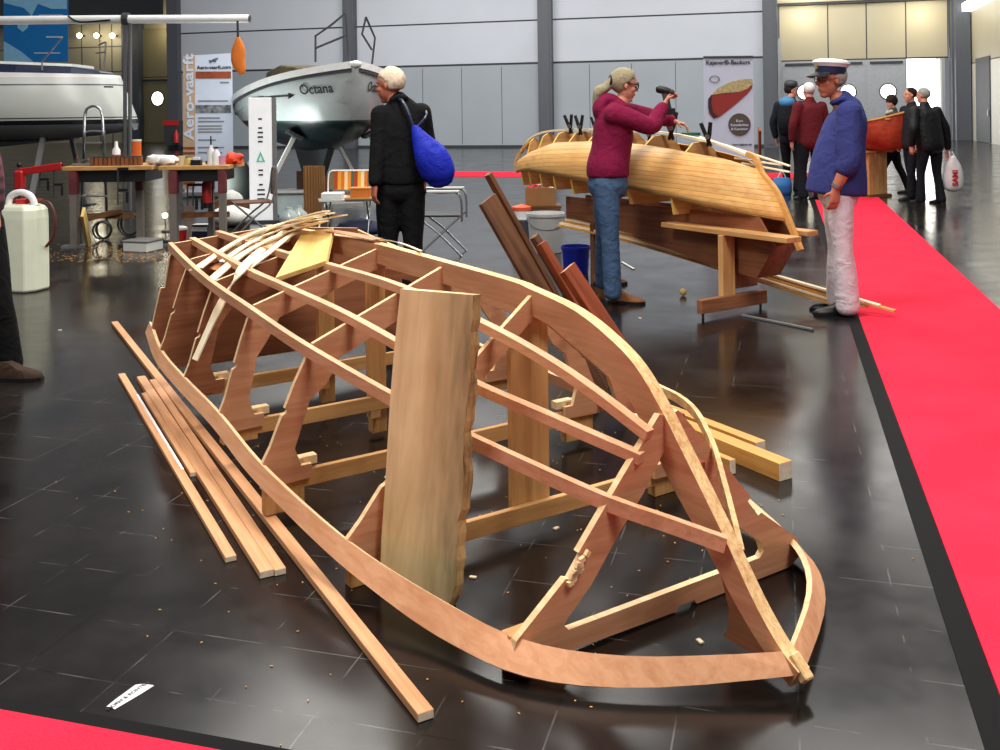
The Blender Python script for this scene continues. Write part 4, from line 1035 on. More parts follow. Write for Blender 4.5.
def hand(mb, w, d, n, side, size=.18, curl=.6, spread=.02, thumb=1):
    """w wrist, d direction of the hand, n palm normal (fingers curl toward it), side = towards the thumb"""
    d = V(d).normalized(); n = V(n); n = (n - d*n.dot(d)).normalized(); s = V(side); s = (s - d*s.dot(d) - n*s.dot(n)).normalized()
    pl = size*.52
    mb.chain([(w, .030*size/.18, .022*size/.18), (w + d*pl*.5, .040*size/.18, .016*size/.18), (w + d*pl, .042*size/.18, .013*size/.18)], s, 12, sub=3)
    for i, (off, ln) in enumerate(((.030, .92), (.010, 1.0), (-.011, .94), (-.030, .75))):
        k = size/.18; p = w + d*pl*.95 + s*off*k; L_ = size*.44*ln; a = 0; pts = [(p - d*.012*k, .0085*k, .0085*k)]; cur = p.copy(); dd = d + s*spread*(1.5 - i)
        for seg, fr in enumerate((.45, .32, .23)):
            a += curl*(.55, .75, .5)[seg]
            v = (dd*math.cos(a) + n*math.sin(a)).normalized(); cur = cur + v*L_*fr
            pts.append((cur.copy(), (.0082, .0075, .0065)[seg]*k, (.0082, .0075, .0065)[seg]*k))
        mb.chain(pts, s, 8, sub=2)
    k = size/.18; b = w + d*pl*.30 + s*.030*k
    t1 = b + (d*.55 + s*.65 + n*.35).normalized()*size*.20; t2 = t1 + (d*.85 + s*.15 + n*(.35 + curl*.4)).normalized()*size*.17
    mb.chain([(b - s*.014*k, .012*k, .012*k), (t1, .010*k, .010*k), (t2, .008*k, .008*k)], n, 8, sub=2)
def shoe(name, mat, parent, heel, d, ln=.27, wd=.095, hh=.10, sole=None):
    d = V(d).normalized(); s = Z.cross(d); R = Matrix((d, s, Z)).transposed(); mb = MB(); heel = V(heel); heel.z = 0
    rings = []
    for t, wdt, top in ((0, .55, .75), (.04, .78, .95), (.18, .82, 1.0), (.38, .86, .92), (.55, .98, .62), (.75, 1.05, .48), (.90, .86, .40), (.98, .5, .30), (1.0, .25, .2)):
        c = heel + d*ln*t; w_ = wd/2*wdt; z1 = hh*top; rings.append([c + s*w_ + Z*.012, c + s*w_*1.02 + Z*(z1*.45), c + s*w_*.72 + Z*z1*.9, c + Z*z1, c - s*w_*.72 + Z*z1*.9, c - s*w_*1.02 + Z*(z1*.45), c - s*w_ + Z*.012])
    mb.loft(rings); o = mb.build(name, mat, parent, smooth=True)
    mb = MB(); rings = []
    for t, wdt in ((-.02, .6), (.06, .86), (.3, .86), (.5, .98), (.75, 1.1), (.92, .9), (1.02, .35)):
        c = heel + d*ln*t; w_ = wd/2*wdt; rings.append([c + s*w_ + Z*.001, c + s*w_ + Z*.02, c - s*w_ + Z*.02, c - s*w_ + Z*.001])
    mb.loft(rings); mb.build('sole', sole or M['black'], o)
    return o
M['lips'] = flat('lips', srgb(160, 84, 78), .5); M['browhair'] = flat('brow_hair', srgb(120, 100, 80), .9)
def hairmat(name, c, v=.35): return cloth(name, c, scale=50, var=v, rough=.75)
def P_(d0):
    return lambda px, py, dd=0.0: atd(px, py, d0 + dd)
# --- woman in burgundy hoodie, drilling
D0 = 7.30; J = P_(D0)
root = thing('person', 'woman in burgundy hoodie and blue jeans with grey ponytail, drilling on the canoe', 'person', atz(608, 301))
hood = cloth('burgundy_fleece', srgb(124, 22, 60)); jean = cloth('blue_denim', srgb(72, 96, 128), var=.3)
hc = J(624.5, 85); hh = .245
f1 = atz(607, 299); f2 = atz(597, 283)
def leg_pts(hip, knee, ank, k=1.0): return [(hip, .088*k, .092*k), (hip.lerp(knee, .5), .078*k, .082*k), (knee, .060*k, .062*k), (knee.lerp(ank, .4), .055*k, .056*k), (ank, .038*k, .040*k)]
hipR, hipL = J(606, 181, -.08), J(606, 180, .10)
kR, kL = atd(610, 238, D0 - .06), atd(604, 232, D0 + .22)
aR, aL = atd(613, 293, D0 - .02), atd(603, 277, D0 + .45)
aR.z = .10; aL.z = .10
shR, shL = J(613, 113, -.17), J(620, 111, .17); eR, wR, = J(651, 126, -.14), J(664, 105.5, -.04)
eL, wL = J(652, 117, .22), J(673, 121, .12)
body = MB(); R, q = head(body, None, hc, hh, RT + FW*.15, tilt=.18)
body.chain([(J(618, 113), .055, .06), (J(622, 100), .052, .055)], FW)
body.chain([(J(607, 178), .15, .11), (J(609, 150), .135, .10), (J(612, 122), .16, .10), (J(615, 112), .12, .07)], FW)
for h_, k_, a_ in ((hipR, kR, aR), (hipL, kL, aL)): body.chain([(p, a*.85, b*.85) for p, a, b in leg_pts(h_, k_, a_)], FW)
body.chain([(shR, .05, .05), (eR, .04, .04), (wR, .028, .028)], FW); body.chain([(shL, .05, .05), (eL, .04, .04), (wL, .028, .028)], FW)
hand(body, wR, V(J(668.5, 97, 0)) - wR, RT*.8 - FW*.1 - Z*.2, FW*.2 + Z*.6 + RT*.5, .175, 1.05)
hand(body, wL, RT*.8 - Z*.25 - FW*.1, -Z, -FW, .17, .8)
b = remesh(body, 'body', M['skin'], root, .007, 2)
eyes(root, q, R, hh)
mb = MB()
mb.chain([(J(608, 176), .18, .158), (J(608, 166), .19, .158), (J(611, 150), .175, .148), (J(613, 133), .185, .150), (J(613, 119), .185, .132), (J(615, 110), .135, .085), (J(618, 105), .085, .075)], FW, 20, f0=.15)
for s_, e_, w_ in ((shR, eR, wR), (shL, eL, wL)):
    mb.chain([(s_ + (J(613, 122) - s_)*.1, .085, .085), (s_.lerp(e_, .45), .073, .075), (e_, .062, .066), (e_.lerp(w_, .5), .052, .056), (e_.lerp(w_, .86), .050, .050), (e_.lerp(w_, .95), .041, .042)], FW, 14)
mb.chain([(J(601, 114), .10, .06), (J(600, 106), .105, .055), (J(606, 99.5), .09, .05), (J(613, 100), .075, .045)], FW)
mb.chain([(J(621, 106, -.07), .03, .035), (J(627, 108, 0), .035, .04), (J(621, 106, .07), .03, .035)], Z)
remesh(mb, 'hoodie', hood, root, .010, 5)
mb = MB(); mb.chain([(J(608, 178), .165, .145), (J(608, 186), .17, .15)], FW, 18)
for h_, k_, a_, l_ in ((hipR, kR, aR, 0), (hipL, kL, aL, 0)):
    lp = leg_pts(h_, k_, a_, 1.08); lp[-1] = (a_ + Z*-.01, .062, .066); lp[-2] = (lp[-2][0], .064, .068); mb.chain(lp, FW)
remesh(mb, 'jeans', jean, root, .010, 3)
brown = cloth('brown_leather', srgb(132, 84, 52))
shoe('shoe', brown, root, atz(609, 302), RT*.9 - FW*.35, .27)
shoe('shoe', brown, root, atz(594, 284), RT*.95 - FW*.1, .27)
gh = hairmat('grey_blond_hair', srgb(150, 140, 112))
hm = hair_cap(q, R, hh, lambda d: d.x < .66 and (d.z > -.22 + .95*max(0, d.x) or d.x < -.05) and not (d.z < -.1 and d.x > .0), 1.09)
hm.chain([(q(-.38, 0, .05), .035, .035), (J(605, 88), .042, .038), (J(600, 91), .05, .045), (J(597, 97), .038, .034), (J(594, 105), .015, .015)], FW)
remesh(hm, 'hair', gh, root, .008, 2)
MB().lathe(q(-.44, 0, .05), [(.03, -.012), (.042, -.012), (.042, .012), (.03, .012), (.03, -.012)], 14, R @ Matrix.Rotation(PI/2, 3, 'Y'), caps=False).build('hair_tie', M['black'], root)
mb = MB()
for e in (1, -1):
    c = q(.37, e*.13, .03); mb.lathe(c, [(.024, -.003), (.029, -.003), (.029, .003), (.024, .003), (.024, -.003)], 16, R @ Matrix.Rotation(PI/2, 3, 'Y'), caps=False)
    mb.tube([q(.37, e*.24, .05), q(.15, e*.33, .05), q(-.04, e*.34, .04)], .0045, 6)
mb.tube([q(.375, .05, .04), q(.39, 0, .05), q(.375, -.05, .04)], .004, 6); mb.build('glasses', M['black'], root)
# cordless drill in her hand
hp = J(669, 97.5, .0)
t = thing('cordless_drill', 'black cordless drill held up in the right hand of the woman', 'drill', hp)
ax_ = (RT*.95 - Z*.22 - FW*.1).normalized(); up_ = (Z + RT*.1).normalized()
c = J(665, 90.5, -.01)
MB().chain([(c - ax_*.048, .026, .029), (c, .028, .031), (c + ax_*.035, .024, .025)], FW, 14, sub=3).build('motor_housing', M['black'], t, smooth=True)
MB().tube([c + ax_*.035, c + ax_*.058, c + ax_*.07], [.024, .020, .010], 14).build('chuck', M['darkgrey'], t, smooth=True)
MB().tube([c + ax_*.068, c + ax_*.10], .004, 6).build('drill_bit', M['steel'], t)
MB().chain([(c - Z*.015, .020, .026), (c - Z*.08 + RT*.012, .018, .024), (c - Z*.13 + RT*.02, .020, .026)], FW, 10, sub=2).build('grip', M['darkgrey'], t, smooth=True)
MB().box(c - Z*.155 + RT*.025, (.09, .055, .05), basis(RT, FW, Z).to_3x3()).build('battery_pack', M['black'], t, bevel=.006)
# --- man with white cap, blue shirt, white trousers
D0 = 6.85; J = P_(D0)
root = thing('person', 'man in white peaked cap, blue work shirt and white trousers on the red runner', 'person', atz(846, 312))
shirt = cloth('blue_cotton', srgb(54, 60, 116)); trw = cloth('white_trousers', srgb(216, 206, 212), var=.12)
hc = J(830.5, 80); hh = .25
aR, aL = J(848, 300, -.06), J(838, 299, .14); aR.z = .10; aL.z = .10
hipR, hipL = J(839, 196, -.09), J(836, 196, .10); kR, kL = J(843, 247, -.09), J(837, 247, .12)
shR, shL = J(849, 111, -.17), J(845, 110, .19); eR, wR = J(850, 160, -.22), J(836, 188, -.19); eL, wL = J(838, 155, .25), J(826, 180, .22)
body = MB(); R, q = head(body, None, hc, hh, -RT - FW*.18, tilt=.02)
body.chain([(J(844, 112), .055, .06), (J(838, 97), .055, .06)], FW)
body.chain([(J(838, 192), .15, .11), (J(840, 150), .14, .11), (J(846, 118), .16, .11), (J(846, 110), .11, .07)], FW)
for h_, k_, a_ in ((hipR, kR, aR), (hipL, kL, aL)): body.chain([(p, a*.85, b_*.85) for p, a, b_ in leg_pts(h_, k_, a_)], FW)
body.chain([(shR, .05, .05), (eR, .045, .045), (eR.lerp(wR, .3), .046, .046), (wR, .030, .033)], FW); body.chain([(shL, .05, .05), (eL, .042, .042), (wL, .03, .03)], FW)
hand(body, wR, -Z*.95 - RT*.12, -RT*.3 + FW*.9, -RT, .185, .55)
hand(body, wL, -Z*.95 - RT*.15, -FW*.9, -RT, .18, .5)
remesh(body, 'body', M['skinred'], root, .007, 2); eyes(root, q, R, hh)
mb = MB()
mb.chain([(J(836, 193), .19, .208), (J(837, 180), .195, .20), (J(839, 158), .19, .178), (J(843, 136), .19, .150), (J(847, 120), .19, .128), (J(848, 109), .135, .095), (J(845, 103), .09, .078), (J(842, 98), .066, .064)], FW, 22, f0=.1)
for s_, e_, w_ in ((shR, eR, wR), (shL, eL, wL)):
    mb.chain([(s_ + Z*.0, .088, .085), (s_.lerp(e_, .5), .082, .088), (e_, .074, .080), (e_.lerp(w_, .22), .070, .074), (e_.lerp(w_, .34), .066, .068)], FW, 14)
mb.chain([(J(843, 99, -.07), .02, .034), (J(834, 103, 0), .022, .034), (J(843, 99, .07), .02, .034)], Z)
o = remesh(mb, 'shirt', shirt, root, .010, 5)
mb = MB(); mb.chain([(J(838, 186), .155, .13), (J(838, 196), .16, .135)], FW, 18)
for h_, k_, a_ in ((hipR, kR, aR), (hipL, kL, aL)):
    lp = leg_pts(h_, k_, a_, 1.04); lp[-1] = (a_ - Z*.035, .070, .082); lp[-2] = (lp[-2][0], .068, .074); mb.chain(lp, FW)
remesh(mb, 'trousers', trw, root, .010, 3)
shoe('shoe', M['black'], root, atz(853, 313.5) , -RT*.95 - FW*.12, .28); h2 = atz(846, 308); shoe('shoe', M['black'], root, h2, -RT*.95 - FW*.25, .28)
wh = hairmat('white_grey_hair', srgb(176, 168, 160))
hm = hair_cap(q, R, hh, lambda d: d.x < .1 and d.z < .35 and d.z > -.75 and not (d.x > -.15 and d.z < -.25), 1.05); remesh(hm, 'hair', wh, root, .009, 2)
mb = MB()
capc = q(-.02, 0, .31); RC = R @ Matrix.Rotation(-.10, 3, 'Y')
cap = MB().lathe(capc, [(0, -.005), (.092, -.005), (.098, .012), (.118, .036), (.115, .050), (.090, .062), (.04, .068), (0, .068)], 28, RC, sx=1.1).build('cap_crown', M['white'], root, smooth=True)
MB().lathe(capc, [(.088, -.035), (.095, -.035), (.098, .012), (.090, .012), (.088, -.035)], 28, RC, caps=False, sx=1.1).build('cap_band', M['navy'], cap, smooth=True)
mb = MB(); rings = []
for i in range(13):
    a = -1.05 + 2.1*i/12; rr = (.094, .094 + .055*math.cos(a)**.7)
    rings.append([capc + RC @ V((rr[0]*math.cos(a)*1.1, rr[0]*math.sin(a), -.03)), capc + RC @ V((rr[1]*math.cos(a)*1.1, rr[1]*math.sin(a), -.062)), capc + RC @ V((rr[1]*math.cos(a)*1.1, rr[1]*math.sin(a), -.068)), capc + RC @ V((rr[0]*math.cos(a)*1.1, rr[0]*math.sin(a), -.038))])
mb.loft(rings); mb.build('cap_peak', M['black'], cap)
MB().ell(capc + RC @ V((.108, 0, -.005)), (.005, .018, .014), RC, 10, 6).build('cap_badge', flat('gold', srgb(190, 150, 60), .3, metal=.8), cap)
mb = MB()
for e in (1, -1):
    c = q(.36, e*.13, .03); mb.lathe(c, [(.022, -.002), (.026, -.002), (.026, .002), (.022, .002), (.022, -.002)], 14, R @ Matrix.Rotation(PI/2, 3, 'Y'), caps=False); mb.tube([q(.36, e*.24, .05), q(.1, e*.34, .05), q(-.04, e*.34, .04)], .003, 6)
mb.build('glasses', M['darkgrey'], root)
wd_ = (wR - eR).normalized(); Rw = wd_.to_track_quat('Z', 'Y').to_matrix()
MB().lathe(eR.lerp(wR, .93), [(.034, -.011), (.039, -.011), (.039, .011), (.034, .011), (.034, -.011)], 16, Rw, caps=False).build('wristwatch', M['steel'], root)
# --- man in black jacket with blue drawstring bag
D0 = 7.30; J = P_(D0)
root = thing('person', 'white-haired man in black jacket and trousers looking left, seen from behind', 'person', atz(398, 302))
blk = cloth('black_cloth', srgb(17, 17, 19), var=.2); blk2 = cloth('black_trousers', srgb(15, 15, 16), var=.2)
hc = J(389.5, 85); hh = .26
aR, aL = J(412, 290, -.02), J(388, 290, .06); aR.z = .1; aL.z = .1
hipR, hipL = J(411, 190), J(390, 190); kR, kL = J(413, 242, -.02), J(388, 242, -.01)
shR, shL = J(420, 112), J(382, 114, -.04); eR, wR = J(429, 152, .08), J(424, 178, -.0); eL, wL = J(378, 155, -.1), J(375, 183, -.14)
body = MB(); R, q = head(body, None, hc, hh, -RT*.95 + FW*.35, tilt=.10)
body.chain([(J(399, 110), .06, .06), (J(393, 98), .056, .06)], RT)
body.chain([(J(400, 185), .15, .11), (J(400, 150), .15, .11), (J(401, 122), .16, .11), (J(400, 112), .12, .07)], RT)
for h_, k_, a_ in ((hipR, kR, aR), (hipL, kL, aL)): body.chain([(p, a*.85, b_*.85) for p, a, b_ in leg_pts(h_, k_, a_)], RT)
for s_, e_, w_ in ((shR, eR, wR), (shL, eL, wL)): body.chain([(s_, .05, .05), (e_, .042, .042), (w_, .03, .03)], RT)
hand(body, wL, -Z*.95 - RT*.1, RT*.5 + FW*.3, -RT*.6 + FW*.6, .185, .6); hand(body, wR, -Z, -RT, FW, .18, .7)
remesh(body, 'body', M['skinred'], root, .007, 2); eyes(root, q, R, hh)
mb = MB()
mb.chain([(J(400, 183), .185, .138), (J(400, 172), .190, .14), (J(400, 150), .192, .135), (J(401, 130), .195, .13), (J(401, 117), .185, .115), (J(399, 106), .125, .085), (J(397, 99), .075, .07)], RT, 22, f0=.12)
for s_, e_, w_ in ((shR, eR, wR), (shL, eL, wL)): mb.chain([(s_, .085, .085), (s_.lerp(e_, .5), .072, .075), (e_, .064, .066), (e_.lerp(w_, .6), .056, .056), (e_.lerp(w_, .97), .050, .050)], RT, 14)
mb.chain([(J(406, 98, -.05), .022, .03), (J(400, 97, -.07), .022, .03), (J(392, 100, -.05), .022, .03)], Z)
remesh(mb, 'jacket', blk, root, .010, 5)
mb = MB(); mb.chain([(J(400, 178), .18, .12), (J(400, 192), .198, .135)], RT, 18)
for h_, k_, a_ in ((hipR, kR, aR), (hipL, kL, aL)):
    lp = leg_pts(h_, k_, a_, 1.22); lp[-1] = (a_ - Z*.03, .080, .080); lp[-2] = (lp[-2][0], .078, .076); mb.chain(lp, RT)
remesh(mb, 'trousers', blk2, root, .010, 3)
shoe('shoe', M['black'], root, aR - FW*.05 , -RT*.4 + FW*.8, .28); shoe('shoe', M['black'], root, aL - FW*.05, -RT*.75 + FW*.5, .28)
hm = hair_cap(q, R, hh, lambda d: d.x < .55 and (d.z > -.05 + .85*max(0, d.x) or (d.x < -.05 and d.z > -.72)) and not (d.z > .8 and d.x > .2), 1.10); remesh(hm, 'hair', hairmat('white_hair', srgb(218, 200, 176), .25), root, .008, 2)
# bag
bg = thing('drawstring_bag', 'bright blue drawstring bag slung on the back of the man in black', 'bag', J(434, 157, -.12))
bm_ = MB().chain([(J(415, 128, -.17), .03, .03), (J(421, 140, -.18), .07, .06), (J(431, 157, -.19), .125, .09), (J(438, 172, -.18), .128, .09), (J(440, 180, -.17), .10, .07)], RT*.8 - Z*.6, 20)
bagm = cloth('blue_nylon', srgb(28, 42, 170), var=.3, rough=.55)
remesh(bm_, 'bag_body', bagm, bg, .010, 3)
MB().tube(smooth_path([J(414, 129, -.17), J(408, 112, -.16), J(401, 100, -.12), J(396, 101, .0)], 5), .012, 8).build('strap', M['navy'], bg)
MB().tube(smooth_path([J(415, 129, -.15), J(426, 116, -.12), J(424, 107, .02)], 5), .010, 8).build('strap', M['navy'], bg)
# --- distant people (simpler hands, same construction)
def walker(label, D0, ox, feet, top, facing, mats, hairspec, pose):
    """figure scaled from the pixel rows of crown and feet; ox = centre column"""
    J = P_(D0); fp = atz(ox, feet); root = thing('person', label, 'person', fp)
    d = fp.dot(FW); crown = atd(ox, top, d); Hh = crown.z; k = Hh/1.75
    f = V(facing).normalized(); s = Z.cross(f).normalized()
    W_ = pose.get('w', 1.0); B = lambda a, b, z: fp + f*a*k + s*b*k*W_ + Z*z*k
    hh = .235*k; lean = pose.get('lean', 0.0); hf = V(pose.get('head', f)).normalized()
    hc = B(.03 + lean, 0, 1.75 - .118)
    body = MB(); R, q = head(body, None, hc, hh, hf)
    body.chain([(B(lean*.9, 0, 1.42), .055*k, .06*k), (B(lean + .01, 0, 1.56), .052*k, .056*k)], s)
    body.chain([(B(0, 0, .92), .14*k, .10*k), (B(lean*.5, 0, 1.15), .13*k, .10*k), (B(lean*.9, 0, 1.35), .16*k, .10*k), (B(lean*.9, 0, 1.43), .11*k, .07*k)], s)
    st = pose.get('stride', .05); legs = []
    for e in (1, -1):
        hip = B(0, e*.09, .90); an = B(st*e, e*.095, .09); kn = hip.lerp(an, .5) + f*(.03 + .05*abs(st))*k; legs.append((hip, kn, an))
        body.chain([(p, a*.85*k, b_*.85*k) for p, a, b_ in leg_pts(hip, kn, an)], s)
    arms = []
    for e in (1, -1):
        sh = B(lean*.9, e*.175, 1.40); ar = pose.get('arm' + ('L' if e > 0 else 'R'), (.0, .26, 1.12, .06, .24, .88)); el = B(ar[0], e*ar[1], ar[2]); wr = B(ar[3], e*ar[4], ar[5]); arms.append((sh, el, wr))
        body.chain([(sh, .05*k, .05*k), (el, .042*k, .042*k), (wr, .03*k, .03*k)], s); hand(body, wr, (wr - el), -s*e, f, .18*k, .6)
    remesh(body, 'body', M['skin'], root, .010, 2)
    mb = MB(); lo = pose.get('hem', .86)
    kw = k*W_; mb.chain([(B(0, 0, lo), .175*kw, .135*kw), (B(lean*.2, 0, 1.0), .18*kw, .135*kw), (B(lean*.6, 0, 1.2), .185*kw, .13*kw), (B(lean*.9, 0, 1.36), .18*kw, .115*kw), (B(lean*.95, 0, 1.45), .11*k, .08*k), (B(lean, 0, 1.50), .072*k, .07*k)], s, 18)
    for sh, el, wr in arms: mb.chain([(sh, .085*k, .085*k), (sh.lerp(el, .5), .072*k, .074*k), (el, .064*k, .064*k), (el.lerp(wr, .9), .052*k, .052*k)], s, 12)
    remesh(mb, 'jacket', mats[0], root, .013, 4)
    mb = MB(); mb.chain([(B(0, 0, .94), .16*k, .12*k), (B(0, 0, .86), .165*k, .125*k)], s, 16)
    for hip, kn, an in legs:
        lp = leg_pts(hip, kn, an, 1.1*k); lp[-1] = (an - Z*.03*k, .074*k, .074*k); mb.chain(lp, s)
    remesh(mb, 'trousers', mats[1], root, .013, 3)
    for hip, kn, an in legs: shoe('shoe', M['black'], root, an - f*.06*k, f, .27*k, .095*k)
    if hairspec:
        hm = hair_cap(q, R, hh, hairspec[1], hairspec[2] if len(hairspec) > 2 else 1.09); remesh(hm, 'hair', hairspec[0], root, .009, 2)
    return root, B, q, R, k, hh
short = lambda d: d.x < .60 and (d.z > .0 + .8*max(0, d.x) or (d.x < -.05 and d.z > -.7))
nvy = cloth('dark_jacket', srgb(30, 34, 44)); mar = cloth('maroon_jumper', srgb(96, 28, 34)); dark = cloth('dark_trousers', srgb(22, 24, 30)); dk2 = cloth('charcoal_jacket', srgb(34, 36, 40))
grey = hairmat('grey_hair', srgb(150, 146, 142)); dkh = hairmat('dark_hair', srgb(36, 26, 24))
r, B, q, R, k, hh = walker('man in dark jacket with dark cap and backpack beside the grey pillar, seen from behind', 16.2, 792, 193, 83.5, FW*.8 + RT*.5, (nvy, dark), (dkh, short), {'w': 1.1, 'stride': .06, 'head': RT})
cp = MB().lathe(q(-.02, 0, .30), [(0, 0), (.10, 0), (.115, .02), (.105, .08), (.06, .11), (0, .115)], 18, R).build('cap', M['darkgrey'], r, smooth=True)
MB().ell(q(.42, 0, .30), (.07, .09, .008), R, 12, 6).build('cap_peak', M['darkgrey'], cp, smooth=True)
bp_ = thing('backpack', 'dark backpack with blue top on the man beside the grey pillar', 'backpack', B(-.25, 0, 1.2))
remesh(MB().chain([(B(-.22, 0, .98), .14, .08), (B(-.25, 0, 1.15), .155, .10), (B(-.23, 0, 1.36), .13, .08)], Z.cross(FW)), 'pack_body', cloth('black_pack', srgb(24, 26, 30)), bp_, .013, 3)
MB().ell(B(-.21, 0, 1.45), (.13, .11, .10), None, 14, 8).build('pack_top', flat('sky_blue', srgb(64, 130, 176), .6), bp_, smooth=True)
for e in (1, -1): MB().tube([B(-.2, e*.1, 1.42), B(.0, e*.13, 1.47), B(.11, e*.12, 1.32), B(.05, e*.14, 1.1), B(-.16, e*.12, 1.02)], .016, 6).build('strap', M['black'], bp_)
r, B, q, R, k, hh = walker('white-haired man in maroon jumper and black trousers standing left behind the capped man', 15.5, 811, 200, 82.5, FW*.9 - RT*.3, (mar, dark), (hairmat('white_hair_2', srgb(214, 212, 210)), short), {'w': 1.15, 'stride': .03})
MB().tube(smooth_path([B(.06, -.10, 1.46), B(.15, -.12, 1.2), B(.14, -.10, .95)], 4), .03, 6).build('red_scarf', M['red'], r, smooth=True)
r, B, q, R, k, hh = walker('woman with black bob haircut in dark clothes striding behind the red canoe', 16.3, 894, 193.5, 95.5, -RT*.95 + FW*.1, (cloth('grey_green_top', srgb(60, 64, 60)), dark), (dkh, lambda d: d.x < .5 and (d.z > .1 + .6*max(0, d.x) or d.x < .16), 1.28), {'stride': .30, 'head': -RT*.8 - FW*.5})
MB().chain([(B(.05, -.09, 1.47), .03, .03), (B(.10, 0, 1.44), .03, .03), (B(.05, .09, 1.47), .03, .03)], Z).build('scarf', flat('cream_scarf', srgb(190, 184, 168), .9), r, smooth=True)
r, B, q, R, k, hh = walker('dark-haired person mostly hidden behind the man with the carrier bag', 15.0, 913, 199.5, 87.5, -RT*.9 - FW*.2, (dk2, dark), (dkh, short), {'stride': .1, 'head': -RT})
r, B, q, R, k, hh = walker('grey-haired man in black leather jacket by the red canoe, holding a carrier bag', 14.5, 931, 204, 87.5, FW*.9 - RT*.4, (cloth('black_leather', srgb(22, 23, 25), rough=.5), dark), (grey, short), {'w': 1.28, 'stride': .08, 'lean': .10, 'armR': (.02, .27, 1.12, .03, .31, .80), 'head': FW*.7 - RT*.7})
hw_ = B(.03, -.31, .72)
# carrier bag
cb_ = thing('carrier_bag', 'white plastic carrier bag with red lettering held by the man in black leather', 'bag', hw_ - Z*.45)
c0 = atd(953, 172, 14.45); 
mb = MB().chain([(c0 + Z*.20, .05, .05), (c0 + Z*.08, .12, .07), (c0 - Z*.10, .15, .09), (c0 - Z*.22, .14, .085)], RT, 18); bo = mb.build('bag_body', flat('white_plastic', srgb(222, 214, 216), .4, var=.1), cb_, smooth=True)
for e in (.04, -.04): MB().tube([c0 + Z*.2 + RT*e, c0 + Z*.30 + RT*e*.5 - RT*.03, hw_ - Z*.02], .008, 6).build('bag_handle', M['white'], cb_)
text('lettering', 'SAMI', .11, M['red'], cb_, basis(Z, -RT, -FW, c0 - FW*.098 - Z*.08 - RT*.01), thick=.004, bold=.004)
# --- partly visible person at the left edge
D0 = 5.5; J = P_(D0)
root = thing('person', 'person at the left picture edge in plaid shirt and dark trousers, mostly cut off', 'person', atz(-18, 384))
def plaid():
    m, nt, b = _mat('plaid_shirt'); N, Lk = nt.nodes, nt.links; tc = N.new('ShaderNodeTexCoord'); sp = N.new('ShaderNodeSeparateXYZ'); Lk.new(tc.outputs['Object'], sp.inputs[0])
    vals = []
    for ax in ('X', 'Z'):
        w_ = N.new('ShaderNodeMath'); w_.operation = 'MULTIPLY'; w_.inputs[1].default_value = 95; Lk.new(sp.outputs[ax], w_.inputs[0])
        sn = N.new('ShaderNodeMath'); sn.operation = 'SINE'; Lk.new(w_.outputs[0], sn.inputs[0]); vals.append(sn)
    ad = N.new('ShaderNodeMath'); ad.operation = 'ADD'; Lk.new(vals[0].outputs[0], ad.inputs[0]); Lk.new(vals[1].outputs[0], ad.inputs[1])
    rp = N.new('ShaderNodeValToRGB'); mr = N.new('ShaderNodeMapRange'); mr.inputs['From Min'].default_value = -2; mr.inputs['From Max'].default_value = 2; Lk.new(ad.outputs[0], mr.inputs['Value']); Lk.new(mr.outputs['Result'], rp.inputs['Fac'])
    rp.color_ramp.elements[0].color = (*srgb(26, 20, 30), 1); rp.color_ramp.elements[1].color = (*srgb(112, 60, 70), 1); rp.color_ramp.elements[1].position = .8
    Lk.new(rp.outputs['Color'], b.inputs['Base Color']); b.inputs['Roughness'].default_value = .9; return m
hc = J(-30, 88); hh = .25
aR, aL = J(8, 366), J(-34, 360, .15); aR.z = .1; aL.z = .1
hipR, hipL = J(-16, 222, -.04), J(-34, 222, .10); kR, kL = J(-1, 300, -.05), J(-34, 296, .12)
shR, shL = J(-22, 130, -.1), J(-58, 130, .15); eR, wR = J(-9, 172, -.1), J(-5, 210, -.12); eL, wL = J(-64, 175, .2), J(-56, 215, .1)
body = MB(); R, q = head(body, None, hc, hh, FW*.7 - RT*.5)
body.chain([(J(-36, 128), .055, .06), (J(-32, 108), .052, .055)], RT); body.chain([(J(-30, 220), .15, .11), (J(-33, 170), .14, .1), (J(-36, 135), .15, .1)], RT)
for h_, k_, a_ in ((hipR, kR, aR), (hipL, kL, aL)): body.chain([(p, a*.85, b_*.85) for p, a, b_ in leg_pts(h_, k_, a_)], RT)
for s_, e_, w_ in ((shR, eR, wR), (shL, eL, wL)): body.chain([(s_, .05, .05), (e_, .042, .042), (w_, .03, .03)], RT); hand(body, w_, w_ - e_, -RT, FW, .18, .6)
remesh(body, 'body', M['skin'], root, .009, 2)
mb = MB(); mb.chain([(J(-30, 226), .17, .13), (J(-32, 200), .17, .13), (J(-34, 160), .175, .13), (J(-36, 135), .17, .11), (J(-36, 122), .10, .08)], RT, 18)
for s_, e_, w_ in ((shR, eR, wR), (shL, eL, wL)): mb.chain([(s_, .08, .08), (e_, .064, .064), (e_.lerp(w_, .9), .052, .052)], RT, 12)
remesh(mb, 'shirt', plaid(), root, .011, 4)
mb = MB(); mb.chain([(J(-29, 212), .16, .125), (J(-29, 228), .168, .13)], RT, 16)
for h_, k_, a_ in ((hipR, kR, aR), (hipL, kL, aL)):
    lp = leg_pts(h_, k_, a_, 1.15); lp[-1] = (a_ - Z*.03, .080, .080); lp[-2] = (lp[-2][0], .075, .075); mb.chain(lp, RT)
remesh(mb, 'trousers', blk2, root, .011, 3)
bt = cloth('brown_boot', srgb(58, 44, 34)); shoe('shoe', bt, root, atz(-6, 380), RT*.95 - FW*.05, .27, .10, .12); shoe('shoe', bt, root, atz(-46, 372), RT*.9, .27, .10, .12)
hm = hair_cap(q, R, hh, short, 1.08); remesh(hm, 'hair', dkh, root, .01, 2)
